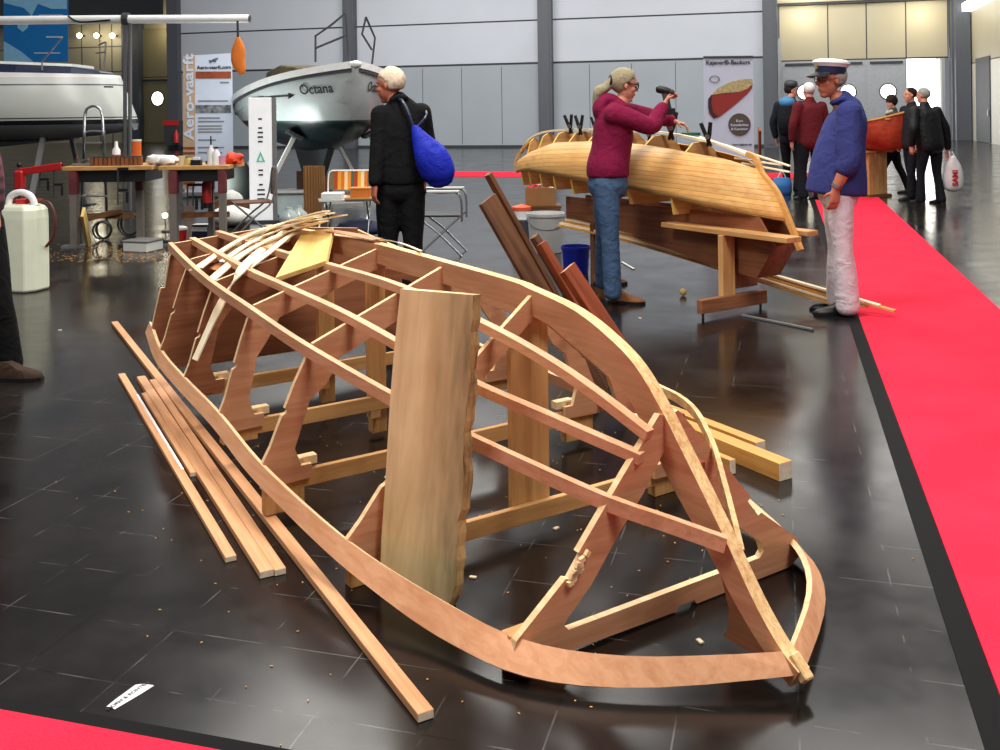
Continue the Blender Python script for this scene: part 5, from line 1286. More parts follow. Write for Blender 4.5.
# ---------------------------------------------------------------- background: banners
def panel(mb, J, x0, y0, x1, y1, t=.006, off=0.0, mi=0):
    a, b = J(x0, y1, -off), J(x1, y0, -off)
    p = [J(x0, y1, -off), J(x1, y1, -off), J(x1, y0, -off), J(x0, y0, -off)]
    n = FW*t
    return mb.add(p + [q + n for q in p], [(0, 1, 2, 3), (7, 6, 5, 4), (0, 4, 5, 1), (1, 5, 6, 2), (2, 6, 7, 3), (3, 7, 4, 0)], mi)
def tmat(J, px, py, off, rot=0.0):
    return basis(RT, Z, -FW, J(px, py, -off)) @ Matrix.Rotation(rot, 4, 'Z')
def rollup_base(J, x0, x1, parent, d):
    a, b = J(x0, 150), J(x1, 150); a.z = b.z = .05
    MB().beam(a, b, .16, .09).build('banner_base', M['galv'], parent, bevel=.01)
    m = (a + b)/2 + FW*.03; m.z = .09; top = J((x0 + x1)/2, 60); 
    return m
banw = flat('banner_white', srgb(192, 200, 218), .5, var=.02)
# canoe course banner
D0 = 14.0; J = P_(D0)
t = thing('roll_up_banner', 'white roll-up banner with red canoe picture behind the strip canoe', 'banner', atz(728, 210))
MB_ = MB(); a = J(703.5, 58.5); 
mb = MB(); p0 = J(703.5, 58); q0 = J(753, 57.5); zb = .09
mb.add([V((p0.x, p0.y, zb)), V((q0.x, q0.y, zb)), q0, p0, V((p0.x, p0.y, zb)) + FW*.006, V((q0.x, q0.y, zb)) + FW*.006, q0 + FW*.006, p0 + FW*.006], [(0,1,2,3),(7,6,5,4),(0,4,5,1),(1,5,6,2),(2,6,7,3),(3,7,4,0)])
mb.build('banner_sheet', banw, t); rollup_base(J, 703.5, 753, t, D0)
m = (p0 + q0)/2 + FW*.04; MB().tube([V((m.x, m.y, .05)), m - Z*.0], .012).build('banner_pole', M['galv'], t); MB().beam(p0 + Z*.01, q0 + Z*.01, .03, .03).build('top_rail', M['darkgrey'], t)
text('lettering', 'Kajaner®-Baukurs', .083, M['black'], t, tmat(J, 728, 62.5, .008), sx=1.02, bold=.0012)
text('lettering', 'www.kajaner.de', .042, M['darkgrey'], t, tmat(J, 742, 144.5, .008), bold=.001)
cr_ = [(708, 106), (709, 99), (714, 93), (722, 92), (732, 93), (741, 92), (748, 88), (752.5, 83), (752, 88), (748, 93), (738, 102), (727, 111), (719, 117), (713, 118), (709, 114)]
def poly(J, pts, off, t_=.004):
    c = sum((J(*p, -off) for p in pts), V())/len(pts)
    return MB().plate([[((J(*p) - c).dot(RT), (J(*p) - c).dot(Z)) for p in pts]], lambda a_, b_, o: c + RT*a_ + Z*b_ + FW*o, t_, 0, 0)
poly(J, cr_, .008).build('picture_hull', flat('pic_red', srgb(142, 42, 36), .5), t)
poly(J, [(711, 95), (718, 88), (730, 82), (744, 79), (752, 79), (752.5, 84), (747, 89), (738, 92), (724, 93)], .012).build('picture_inside', flat('pic_cream', srgb(176, 160, 112), .5, var=.3, scale=30), t)
poly(J, [(708, 108), (708, 99), (712, 94), (711, 103), (713, 112), (718, 117), (713, 118.5)], .014).build('picture_shadow', flat('pic_dark', srgb(50, 28, 28), .5), t)
c = J(739.5, 124.5, -.010); MB().lathe(c, [(0, -.003), (.158, -.003), (.158, .003), (0, .003)], 32, basis(RT, Z, -FW).to_3x3()).build('picture_badge', flat('pic_brown', srgb(84, 72, 64), .5), t)
for i, (s_, y) in enumerate((('Kurs', 121), ('Kanadierbau', 125), ('& Kanutour', 129))): text('lettering', s_, .05, banw, t, tmat(J, 739.5, y, .016), bold=.001)
mb = MB(); mb.lathe(J(714.5, 79, -.01), [(.04, -.002), (.05, -.002), (.05, .002), (.04, .002), (.04, -.002)], 16, basis(RT, Z, -FW).to_3x3(), caps=False, sx=1.5); mb.build('picture_emblem', M['galv'], t)
plank('leaning_plank', 'short reddish plank standing right of the white canoe banner', 'plank', atz(760, 205), atd(759.5, 129, 13.6), .09, .03, [M['redplank']], up=RT)
# shipyard banner
D0 = 17.2; J = P_(D0)
t = thing('roll_up_banner', 'roll-up banner with tan side strip and vertical white lettering behind the right workbench', 'banner', atz(208, 196))
p0, q0 = J(183, 56), J(232, 53)
def bquad(x0, x1, y0, y1, off, name, mat):
    return panel(MB(), J, x0, y0, x1, y1, .004, off).build(name, mat, t)
mb = MB(); mb.add([V((p0.x, p0.y, .09)), V((q0.x, q0.y, .09)), q0, p0, V((p0.x, p0.y, .09)) + FW*.006, V((q0.x, q0.y, .09)) + FW*.006, q0 + FW*.006, p0 + FW*.006], [(0,1,2,3),(7,6,5,4),(0,4,5,1),(1,5,6,2),(2,6,7,3),(3,7,4,0)])
mb.build('banner_sheet', banw, t); rollup_base(J, 183, 232, t, D0); m = (p0 + q0)/2 + FW*.04; MB().tube([V((m.x, m.y, .05)), m], .014).build('banner_pole', M['galv'], t)
bquad(183, 195, 56, 189, .008, 'tan_strip', flat('tan_strip', srgb(176, 148, 122), .6))
for y in (147, 152, 157, 172, 177, 182): bquad(183, 195, y, y + 2.5, .012, 'wood_stripe', M['redplank'])
text('lettering', 'Aero-vaarft', .24, banw, t, tmat(J, 189, 97, .016, PI/2), sx=1.32, bold=.006)
text('lettering', 'Aero-vaarft.com', .085, M['black'], t, tmat(J, 214, 67.5, .008), bold=.002, sx=1.05)
bquad(195.5, 231, 71.5, 78.5, .008, 'picture_wood', M['redplank']); bquad(195.5, 231, 105, 113, .008, 'picture_photo', flat('pic_photo', srgb(110, 112, 116), .6, var=.7, scale=12))
for y, w_ in ((82.5, 9), (101, 30), (118, 22), (121.5, 26), (126, 24), (129, 24), (132, 24), (140, 18), (147.5, 26), (152.5, 24)): bquad(229 - w_ if y < 90 else 198, 229 if y < 90 else 198 + w_, y - .7, y + .7, .008, 'print_line', M['galv'])
mb = MB(); mb.tube([J(210, 62.5, -.01), J(214, 59.5, -.01), J(218, 58.5, -.01)], .012, 6); mb.tube([J(209, 60.5, -.01), J(216, 61.5, -.01)], .010, 6); mb.build('picture_emblem', M['darkgrey'], t)
# white light column
D0 = 13.0; J = P_(D0)
t = thing('display_column', 'tall white rectangular display column standing in front of the green and white boat', 'display', atz(262, 222))
c0 = atz(262, 222); h_ = J(262, 97.5).z
M4 = Matrix.Translation(c0) @ Matrix.Rotation(YAW + .12, 4, 'Z')
def lb(*a): return MB().bx(*a).xf(M4)
lb(-.15, .15, -.06, .06, .03, h_).build('column_body', flat('bright_white', srgb(246, 248, 250), .4, emit=.25), t, bevel=.004)
lb(.15, .20, -.06, .06, .03, h_ - .002).build('column_side', M['galv'], t); lb(-.2, .24, -.12, .12, 0, .03).build('column_foot', M['darkgrey'], t)
for i, (zz, w_) in enumerate(((.30, .10), (.36, .10), (.42, .10), (.49, .05), (.62, .06), (.68, .06), (1.06, .06), (1.12, .07), (1.18, .07), (1.24, .05), (1.36, .05))):
    lb(-w_/2, w_/2, -.064, -.06, zz*1.0, zz + .024).build('lettering', M['darkgrey'], t)
MB().plate([[(-.06, .80), (.06, .80), (0, .95)], [(-.025, .82), (.025, .82), (0, .89)]], lambda a_, b_, o: M4 @ V((a_, -.063 + o, b_)), .004, 0, 0).build('green_emblem', flat('mint', srgb(130, 214, 196), .5), t)
# blue hanging banner
D0 = 22.0; J = P_(D0)
t = thing('hanging_banner', 'blue hanging banner with white print above the white yacht', 'banner', J(36, 62))
panel(MB(), J, 3.5, -40, 68, 62, .01).build('banner_sheet', flat('banner_blue', srgb(0, 116, 190), .5, var=.04), t)
lightb = flat('banner_light_blue', srgb(140, 196, 232), .5)
poly(J, [(4, -2), (67, -2), (67, 9), (52, 9), (38, 4), (32, 16), (24, 8), (4, 3)], .01).build('banner_shape', lightb, t); poly(J, [(4, 41), (22, 52), (34, 62), (4, 62)], .01).build('banner_shape', lightb, t)
for x0, x1, y, h2 in ((39, 63, 16, 3.0), (41, 62, 20.5, 1.4), (46, 63, 37, 1.6), (34, 60, 53, 1.2)): panel(MB(), J, x0, y - h2/2, x1, y + h2/2, .004, .012).build('print_line', banw, t)
poly(J, [(17, 23), (23, 22), (29, 23.5), (28, 28), (23, 32), (18, 28)], .012).build('heart_emblem', lightb, t)
for x in (6, 65): MB().tube([J(x, -40), J(x, -40) + Z*3], .01, 6).build('hanging_wire', M['galv'], t)
# ---------------------------------------------------------------- sailing boats
def hullmesh(F, us, prof, zk, mat, name, parent, n=12):
    """prof(u) -> list of (v,z) from sheer to keel; zk(u) lowest z"""
    rings = []
    for u in us:
        h = prof(u); rings.append([F(u, v, z) for v, z in h] + [F(u, -v, z) for v, z in reversed(h)])
    mb = MB(); mb.loft(rings, 0, caps=True, closed=True); return mb.build(name, mat, parent, local=True, smooth=True)
# green-bottomed white keelboat, bow towards us
OF = Frame((-2.11, 14.5), (-.42, .91))      # u runs from bow to stern
oct_ = thing('sailing_boat', 'white sailing boat with dark green bottom and name lettering at the bow, on a cradle', 'boat', M4=OF.M)
# Frame.n for this direction points to the right-hand (starboard) side as seen here; v<0 is the lettered side
OB = [(0, .05), (.35, .40), (.9, .78), (1.8, 1.08), (3, 1.16), (4.2, 1.06), (5, .86)]; OS = [(0, 2.17), (1, 2.03), (2.5, 1.84), (4, 1.70), (5, 1.66)]
OK_ = [(0, 2.05), (.12, 1.75), (.30, 1.38), (.6, 1.12), (1.1, .93), (2, .80), (3.2, .78), (4.4, .95), (5, 1.12)]
def oprof(u):
    b, zs, zk = cinterp(OB, u), cinterp(OS, u), cinterp(OK_, u); out = []
    sh = max(0, min(1, u/1.6))
    base = [(1.0, zs), (1.0, zs - .08), (.97 - .10*(1-sh), zs - .25), (.93 - .25*(1-sh), 1.62), (.86 - .40*(1-sh), 1.32), (.76 - .42*(1-sh), 1.22), (.50 - .3*(1-sh), 1.02), (.2, .88), (.02, zk)]
    lastz = zs
    for k, z in base:
        z = min(z, lastz - .004) if out else z
        if z < zk: z = zk + .0; k = .02
        out.append((max(b*k, .012), z)); lastz = max(z, zk + .003)
    return out
us = [0, .06, .12, .2, .3, .45, .6, .8, 1.0, 1.3, 1.6, 2, 2.5, 3, 3.5, 4, 4.5, 5]
def two_tone():
    m, nt, b = _mat('hull_white_over_green'); N, Lk = nt.nodes, nt.links; tc = N.new('ShaderNodeTexCoord'); sp = N.new('ShaderNodeSeparateXYZ'); Lk.new(tc.outputs['Object'], sp.inputs[0])
    rp = N.new('ShaderNodeValToRGB'); mr = N.new('ShaderNodeMapRange'); mr.inputs['From Min'].default_value = .8; mr.inputs['From Max'].default_value = 2.2; Lk.new(sp.outputs['Z'], mr.inputs['Value'])
    nz = N.new('ShaderNodeTexNoise'); nz.inputs['Scale'].default_value = 3; nz.inputs['Detail'].default_value = 5; Lk.new(tc.outputs['Object'], nz.inputs['Vector'])
    Lk.new(mr.outputs['Result'], rp.inputs['Fac']); e = rp.color_ramp.elements; rp.color_ramp.interpolation = 'CONSTANT'
    e[0].position = 0; e[0].color = (*srgb(22, 34, 38), 1); e[1].position = .355; e[1].color = (*srgb(38, 84, 66), 1)
    x = rp.color_ramp.elements.new(.375); x.color = (*srgb(196, 204, 204), 1)
    mx = N.new('ShaderNodeMixRGB'); mx.blend_type = 'MULTIPLY'; mx.inputs['Fac'].default_value = .25; Lk.new(rp.outputs['Color'], mx.inputs['Color1']); Lk.new(nz.outputs['Fac'], mx.inputs['Color2'])
    Lk.new(mx.outputs['Color'], b.inputs['Base Color']); b.inputs['Roughness'].default_value = .35; return m
hullmesh(lambda u, v, z: L(u, v, z), us, oprof, None, two_tone(), 'hull', oct_)
for s in (1, -1):
    P = smooth_path([L(u, s*(cinterp(OB, u) + .012), cinterp(OS, u) - .03) for u in (0, .3, .8, 1.5, 2.5, 3.5, 4.5, 5)], 4); MB().sweep(P, .05, .10, Z).build('toe_rail', M['white'], oct_, local=True)
    P = smooth_path([L(u, s*(cinterp(OB, u) + .014), cinterp(OS, u) - .11) for u in (0, .3, .8, 1.5, 2.5, 3.5, 4.5, 5)], 4); MB().sweep(P, .03, .04, Z).build('rubbing_strake', M['darkgrey'], oct_, local=True)
cab = MB().loft([[L(u, -w_, 1.78 - .03*u), L(u, -w_*.9, zt_), L(u, w_*.9, zt_), L(u, w_, 1.78 - .03*u)] for u, w_, zt_ in ((1.0, .25, 1.96), (1.5, .5, 2.16), (2.4, .66, 2.24), (3.6, .62, 2.18), (3.9, .6, 1.8))]); cab.build('cabin', flat('camo_cover', srgb(96, 84, 56), .8, var=.6, scale=5), oct_, local=True, bevel=.02)
MB().loft([[L(u, v, z) for v, z in ((-.10, .98), (.10, .98), (.05, zz), (-.05, zz))] for u, zz in ((1.4, .9), (1.9, .42), (3.2, .42), (3.7, .9))]).build('keel_fin', M['darkgrey'], oct_, local=True)
J15 = P_(15.0)
def rail(pts, label=None): MB().tube(pts, .017, 6).build('pulpit_rail', M['darkgrey'], oct_)
rail([J15(315.5, 62, .3), J15(315.5, 36, .3), J15(330, 26, .1), J15(346, 13, -.3)]); rail([J15(316, 48, .3), J15(345, 36, -.3)]); rail([J15(366, 17, .2), J15(362, 34, .2), J15(372, 50, .3)]); rail([J15(366, 17, .2), J15(375, 38, .4), J15(372, 64, .4)]); rail([J15(346, 13, -.3), J15(349, 60, -.3)])
MB().chain([(L(-.05, 0, 2.155), .06, .05), (L(.18, 0, 2.13), .26, .05)], V((0, 1, 0)), 14, sub=3).build('bow_cap', M['white'], oct_, local=True, smooth=True)
# cradle
for (u, s) in ((1.3, 1), (1.3, -1), (3.6, 1), (3.6, -1)):
    MB().beam(L(u, s*1.15, .06), L(u, s*.62, 1.06), .06, .06).build('cradle_strut', M['offwhite'], oct_, local=True); MB().beam(L(u, s*.5, 1.04), L(u, s*.72, 1.16), .25, .05).build('cradle_pad', M['darkgrey'], oct_, local=True)
for s in (1, -1): MB().bx(.9, 4.0, s*1.12 - .05, s*1.12 + .05, 0, .10).build('cradle_beam', M['offwhite'], oct_, local=True)
for u in (1.3, 3.6): MB().bx(u - .05, u + .05, -1.15, 1.15, 0.0, .09).build('cradle_beam', M['offwhite'], oct_, local=True)
MB().bx(1.8, 3.3, -.12, .12, .0, .42).build('keel_block', M['brown_x'], oct_, local=True)
def on_hull(u, z, s):
    pr = oprof(u); vv = interp(sorted([(zz, v) for v, zz in pr]), z); return OF.M @ L(u, s*vv, z)
def hull_text(s_, size, u0, z, side, du, flip):
    a = on_hull(u0 + .25, z, side); b = on_hull(u0 - .25, z + .02, side); x = (b - a).normalized() if not flip else (a - b).normalized()
    up = (on_hull(u0, z + .15, side) - on_hull(u0, z - .15, side)).normalized(); n = x.cross(up).normalized(); up = n.cross(x)
    text('lettering', s_, size, M['black'], oct_, basis(x, up, n, on_hull(u0, z, side) + n*.016), bold=.003, thick=.0015)
sd = -1 if OF.n[0] > 0 else 1
hull_text('Octana', .215, .50, 1.80, sd, .3, False); hull_text('Octana', .20, .45, 1.82, -sd, .3, True)
P = [on_hull(u, 1.70 - .028*(u - 1.2), sd) - OF.M.to_3x3() @ V((0, (sd and sd)*-.0, 0)) for u in (2.1, 1.7, 1.3, 1.02)]
nn = ((P[-1] - P[0]).normalized().cross(Z)); nn = nn if nn.dot(-FW) > 0 else -nn
MB().tube([p + nn*.02 for p in P], .012, 6).build('arrow_mark', M['black'], oct_)
a = P[-1] + nn*.02; dr = (P[-1] - P[-2]).normalized(); MB().loft([[a + Z*.05, a - Z*.05 - dr*.0, a - nn*.01], [a + dr*.14 + Z*.002, a + dr*.14 - Z*.002, a + dr*.14 - nn*.004]]).build('arrow_mark', M['black'], oct_)
# white yacht at the left
YF = Frame((-5.80, 15.0), (-1, -.02))       # u from transom to bow, runs to the left
ya = thing('sailing_yacht', 'large white yacht hull with navy stripe standing on supports at the left', 'boat', M4=YF.M)
sgn = 1 if YF.n[1] < 0 else -1               # side facing the camera
def yprof(u):
    b = interp([(0, .16), (.15, .36), (.4, .56), (.8, .74), (1.3, .88), (2, 1.0), (3.5, 1.1), (6, .9), (8, .15)], u); zs = interp([(0, 2.05), (4, 2.14), (8, 2.4)], u); zk = interp([(0, 1.22), (.8, 1.08), (2.5, .92), (5, .86), (7, 1.2), (8, 1.9)], u)
    return [(b*.97, zs), (b*.99, zs - .14), (b*1.0, zs - .17), (b*1.02, 1.62), (b*.99, 1.42), (b*.93, max(1.30, zk + .01)), (b*.60, max(1.10, zk + .006)), (.05, zk)]
def ylf(u, v, z):
    k = max(0, 1 - u/1.2); return L(u - k*.27*max(0, min(1, (2.05 - z)/.7)), v, z)
usy = [0, .15, .4, .8, 1.3, 2, 3, 4, 5, 6, 7, 7.6, 8]
def yacht_mat():
    m, nt, b = _mat('yacht_hull'); N, Lk = nt.nodes, nt.links; tc = N.new('ShaderNodeTexCoord'); sp = N.new('ShaderNodeSeparateXYZ'); Lk.new(tc.outputs['Object'], sp.inputs[0])
    mr = N.new('ShaderNodeMapRange'); mr.inputs['From Min'].default_value = .8; mr.inputs['From Max'].default_value = 2.2; Lk.new(sp.outputs['Z'], mr.inputs['Value']); rp = N.new('ShaderNodeValToRGB'); rp.color_ramp.interpolation = 'CONSTANT'; Lk.new(mr.outputs['Result'], rp.inputs['Fac'])
    e = rp.color_ramp.elements; e[0].color = (*srgb(30, 32, 36), 1); e[1].position = .22; e[1].color = (*srgb(96, 98, 98), 1)
    for p_, c_ in ((.37, (28, 30, 36)), (.415, (206, 210, 204)), (.43, (28, 30, 36)), (.445, (202, 206, 200)), (.775, (90, 94, 96)), (.79, (212, 214, 210)), (.86, (238, 238, 236))):
        x = e.new(p_); x.color = (*srgb(*c_), 1)
    Lk.new(rp.outputs['Color'], b.inputs['Base Color']); b.inputs['Roughness'].default_value = .25; return m
hullmesh(ylf, usy, yprof, None, yacht_mat(), 'hull', ya)
MB().loft([[L(u, -w_, zz - .02), L(u, -w_*.92, zt_), L(u, w_*.92, zt_), L(u, w_, zz - .02)] for u, w_, zz, zt_ in ((.15, .30, 2.03, 2.10), (.5, .48, 2.04, 2.17), (1.2, .72, 2.05, 2.2), (2.5, .9, 2.06, 2.26), (5, .8, 2.1, 2.3), (6, .5, 2.15, 2.2))]).build('coach_roof', M['navy'], ya, local=True, bevel=.015)
MB().loft([[L(u, -w_, zz), L(u, -w_*.9, zz + .04), L(u, w_*.9, zz + .04), L(u, w_, zz)] for u, w_, zz in ((.5, .43, 2.17), (1.2, .66, 2.2), (2.5, .83, 2.26), (5, .74, 2.30))]).build('deck_top', M['offwhite'], ya, local=True)
MB().loft([[L(u, v, z) for v, z in ((-.14, 1.0), (.14, 1.0), (.1, .35), (-.1, .35))] for u in (2.6, 5.0)]).build('keel_fin', M['darkgrey'], ya, local=True)
MB().bx(2.4, 5.2, -.2, .2, 0, .35).build('keel_block', M['brown_x'], ya, local=True)
for u in (.9, 3, 5.4):
    for s in (1, -1): MB().beam(L(u, s*1.05, 0), L(u, s*.5, 1.12), .06, .06).build('support_strut', M['galv'], ya, local=True); MB().bx(u - .12, u + .12, s*1.05 - .12, s*1.05 + .12, 0, .02).build('strut_foot', M['darkgrey'], ya, local=True)
J13 = P_(14.2)
for a, b in (((42, 70), (42, 62)), ((42, 62), (62, 38)), ((104, 68), (106, 42)), ((106, 52), (96, 53)), ((106, 42), (98, 45))): MB().tube([J13(*a), J13(*b)], .012, 6).build('guard_rail', M['steel'], ya)
text('lettering', '', .1, M['black'], ya, tmat(J13, 108, 87, 0)) if False else None
mb = MB(); pa, pb = J13(104, 86.8, -.12), J13(113, 87, -.12); mb.beam(pa, pb, .02, .022); mb.build('name_mark', M['black'], ya)
t = thing('mast', 'long white mast lying horizontally above the white yacht, orange cloth at its end', 'mast', J13(126, 76))
MB().tube([J13(-60, 21), J13(100, 19.5), J13(249, 18.8)], .062, 14).build('mast_tube', M['white'], t, smooth=True)
MB().tube([J13(123, 19, -.0), J13(129, 19)], .09, 12).build('mast_winch', M['darkgrey'], t); MB().tube(smooth_path([J13(68, 16, -.08), J13(80, 22, -.09), J13(110, 20, -.08)], 4), .014, 6).build('mast_line', M['black'], t); MB().tube([J13(244, 18.8), J13(250.5, 18.8)], .05, 10).build('mast_cap', M['darkgrey'], t)
for x in (125, 130): MB().tube([J13(x, 22), atz(x, 211)], .028, 8).build('mast_support', M['galv'], t)
o = MB().chain([(J13(238, 38, -.06), .03, .02), (J13(238.5, 48, -.06), .09, .03), (J13(238, 60, -.06), .10, .03), (J13(241, 70, -.06), .075, .025), (J13(240, 74, -.06), .02, .02)], RT, 14).build('hanging_cloth', M['orange'], M4=Matrix.Translation(J13(238, 55, -.06)), smooth=True); tag(o, 'orange cloth hanging from the right end of the white mast', 'cloth')
MB().tube([J13(237.5, 21, -.06), J13(238, 39, -.06)], .016, 6).build('hanging_strap', M['black'], t)
# fire extinguisher cabinet on the dark pillar
pc = aty(175, 132, YB - .45); t = thing('fire_cabinet', 'dark red-topped cabinet with red extinguisher on the pillar left of the tan banner', 'cabinet', V((pc.x, pc.y, 0)))
a, b = aty(168.5, 145, YB - .45), aty(182.5, 120.5, YB - .45)
MB().bx(a.x, b.x, YB - .75, YB - .31, a.z, b.z).build('cabinet_box', M['darkgrey'], t); MB().bx(a.x - .01, b.x + .01, YB - .78, YB - .75, b.z - .2, b.z + .01).build('cabinet_top', M['red'], t)
q_ = aty(176.5, 136, YB - .85); MB().lathe(V((q_.x, YB - .86, q_.z - .28)), [(0, 0), (.10, 0), (.10, .38), (.05, .46), (.03, .54), (0, .54)], 14).build('extinguisher', M['red'], t, smooth=True)
# ---------------------------------------------------------------- workbenches and clutter
D0 = 10.8; J = P_(D0)
steelpaint = flat('worn_steel', srgb(120, 112, 104), .6); redtop = flat('red_leg', srgb(108, 46, 50), .7, var=.3, scale=8)
def bench(x0, x1, ytop, label, legs, dep=.7):
    p0, p1 = J(x0, ytop), J(x1, ytop); zt_ = (p0.z + p1.z)/2
    t = thing('workbench', label, 'workbench', V(((p0.x + p1.x)/2, (p0.y + p1.y)/2, 0)))
    a, b = p0 + FW*dep/2, p1 + FW*dep/2; a.z = b.z = zt_ - .02
    MB().beam(a, b, dep, .045).build('tabletop', M['tan_x'], t, bevel=.004)
    a2, b2 = a.copy(), b.copy(); a2.z = b2.z = zt_ - .11; MB().beam(a2 + RT*.1, b2 - RT*.1, dep - .15, .13).build('apron', M['black'], t)
    for lx, dd, w_ in legs:
        q = J(lx, ytop) + FW*(dd + .05); MB().beam(V((q.x, q.y, .03)), V((q.x, q.y, zt_ - .26)), w_, w_, up=FW).build('leg', steelpaint, t); MB().beam(V((q.x, q.y, zt_ - .30)), V((q.x, q.y, zt_ - .05)), w_*1.15, w_*1.15, up=FW).build('leg_head', redtop, t)
        MB().box((q.x, q.y, .015), (.26, .12, .03), Matrix.Rotation(YAW, 3, 'Z')).build('leg_foot', M['galv'], t)
    a, b = J(legs[0][0], ytop) + FW*.3, J(legs[-1][0], ytop) + FW*.3; a.z = b.z = .32; MB().beam(a, b, .05, .06).build('stretcher', M['brown_x'], t)
    return t, zt_
tb1, z1 = bench(62, 152, 166.5, 'left workbench with worn steel legs carrying the row of small wooden blocks', ((72, .0, .075), (123, .45, .07)))
tb2, z2 = bench(158, 228, 166.0, 'right workbench with bottles and jars in front of the tan-striped banner', ((172, .0, .08), (196, .5, .06), (221, .0, .07)))
def on(px, zt_, dd=.2): q = J(px, 150) + FW*dd; q.z = zt_ + .003; return q
def item(name, label, cat, p, prof, mat, group=None, seg=16, extra=None):
    t = thing(name, label, cat, p, group=group); MB().lathe(p, prof, seg).build('body', mat, t, smooth=True)
    if extra: MB().lathe(p, extra[0], seg).build(extra[2], extra[1], t, smooth=True)
    return t
jar = flat('amber_block', srgb(140, 84, 46), .5); labels = ['first', 'second', 'third', 'fourth', 'fifth', 'sixth', 'seventh', 'eighth', 'ninth', 'tenth', 'eleventh', 'twelfth']
for i in range(12):
    p = on(88 + i*4.4, z1, .12); w_ = .036
    o = MB().box(p + Z*.045, (w_, .05, .088), Matrix.Rotation(YAW, 3, 'Z')).build('wooden_block', jar if i % 3 else M['brown_z'], M4=Matrix.Translation(p + Z*.045), bevel=.003); tag(o, '%s small wooden block from the left in the row on the left workbench' % labels[i], 'block', 'row of wooden blocks on the left workbench')
pa, pb = on(87, z1 + .092, .12), on(138, z1 + .092, .12); plank('dark_rail', 'thin dark rail lying on top of the row of wooden blocks', 'rail', pa + Z*.006, pb + Z*.006, .05, .012, [M['darkgrey']])
item('glue_bottle', 'white bottle with red band at the left workbench, tallest thing above the block row', 'bottle', on(102, z1, .40), [(0, 0), (.045, 0), (.045, .16), (.02, .20), (.016, .26), (0, .26)], M['white'], extra=([(.046, .04), (.0465, .04), (.0465, .11), (.046, .11)], M['red'], 'band'))
t = item('sealant_tube', 'upright orange cylinder behind the block row on the left workbench', 'tube', on(120, z1, .5), [(0, 0), (.05, 0), (.05, .26), (0, .26)], flat('orange_tube', srgb(206, 96, 30), .5), extra=([(.051, .255), (.053, .255), (.053, .275), (0, .275)], M['offwhite'], 'cap'))
t = thing('hand_plane', 'dark hand plane with grey sole lying at the left end of the left workbench', 'tool', on(76, z1, .15)); p = on(76, z1, .15)
MB().beam(p - RT*.1 + Z*.015, p + RT*.12 + Z*.015, .05, .028).build('sole', M['galv'], t); MB().chain([(p - RT*.07 + Z*.03, .012, .012), (p - RT*.05 + Z*.09, .014, .014)], FW, 8).build('handle', M['brown_z'], t); MB().beam(p + RT*.0 + Z*.03, p + RT*.07 + Z*.07, .045, .02).build('blade', M['darkgrey'], t)
for i, (px, sz, lab_) in enumerate(((149, .11, 'crumpled white cloth at the right end of the left workbench'), (160, .14, 'larger crumpled white cloth at the left end of the right workbench'))):
    p = on(px, z1 if i == 0 else z2, .2); mb = MB(); mb.ell(p + Z*.05, (sz, sz*.7, .06), None, 16, 10, fn=lambda d: 1 + .25*math.sin(7*d.x + 3*d.z)*math.cos(6*d.y)); tag(mb.build('crumpled_cloth', M['white'], M4=Matrix.Translation(p), smooth=True), lab_, 'cloth')
item('enamel_mug', 'cream mug on the right workbench left of the black box', 'mug', on(177, z2, .2), [(0, 0), (.05, 0), (.05, .10), (.046, .10), (.044, .012), (0, .012)], flat('cream', srgb(216, 200, 160), .5))
item('glass_jar', 'yellow jar beside the cream mug on the right workbench', 'jar', on(184, z2, .15), [(0, 0), (.04, 0), (.04, .07), (.03, .085), (0, .085)], flat('yellow_jar', srgb(200, 176, 90), .3), extra=([(.031, .085), (.034, .085), (.034, .10), (0, .10)], M['galv'], 'lid'))
p = on(193.5, z2, .1); t = thing('tool_case', 'small black box with white lid on the right workbench', 'box', p); MB().box(p + Z*.03, (.11, .08, .06), Matrix.Rotation(YAW, 3, 'Z')).build('case_body', M['black'], t, bevel=.004); MB().box(p + Z*.075 - RT*.0, (.07, .06, .03), Matrix.Rotation(YAW, 3, 'Z')).build('case_lid', M['white'], t)
item('solvent_bottle', 'tall white bottle with dark nozzle on the right workbench', 'bottle', on(207, z2, .15), [(0, 0), (.04, 0), (.04, .15), (.018, .19), (.016, .22), (0, .22)], M['white'], extra=([(.010, .22), (.010, .22), (.007, .32), (0, .32)], M['black'], 'nozzle'))
item('solvent_bottle', 'shorter white bottle right of the tall one on the right workbench', 'bottle', on(213, z2, .12), [(0, 0), (.042, 0), (.042, .13), (.018, .165), (.016, .18), (0, .18)], M['white'], extra=([(.017, .18), (.02, .18), (.02, .20), (0, .20)], M['black'], 'cap'))
item('plastic_cup', 'pink cup near the right end of the right workbench', 'cup', on(219, z2, .12), [(0, 0), (.034, 0), (.042, .10), (.039, .10), (.032, .01), (0, .01)], flat('pink', srgb(206, 150, 176), .4))
p = on(226, z2, .3); mb = MB(); mb.ell(p + Z*.06, (.12, .09, .07), None, 16, 10, fn=lambda d: 1 + .2*math.sin(6*d.x + 4*d.z)); tag(mb.build('crumpled_cloth', flat('orange_red', srgb(220, 66, 30), .7), M4=Matrix.Translation(p), smooth=True), 'orange red cloth bunched at the right end of the right workbench', 'cloth')
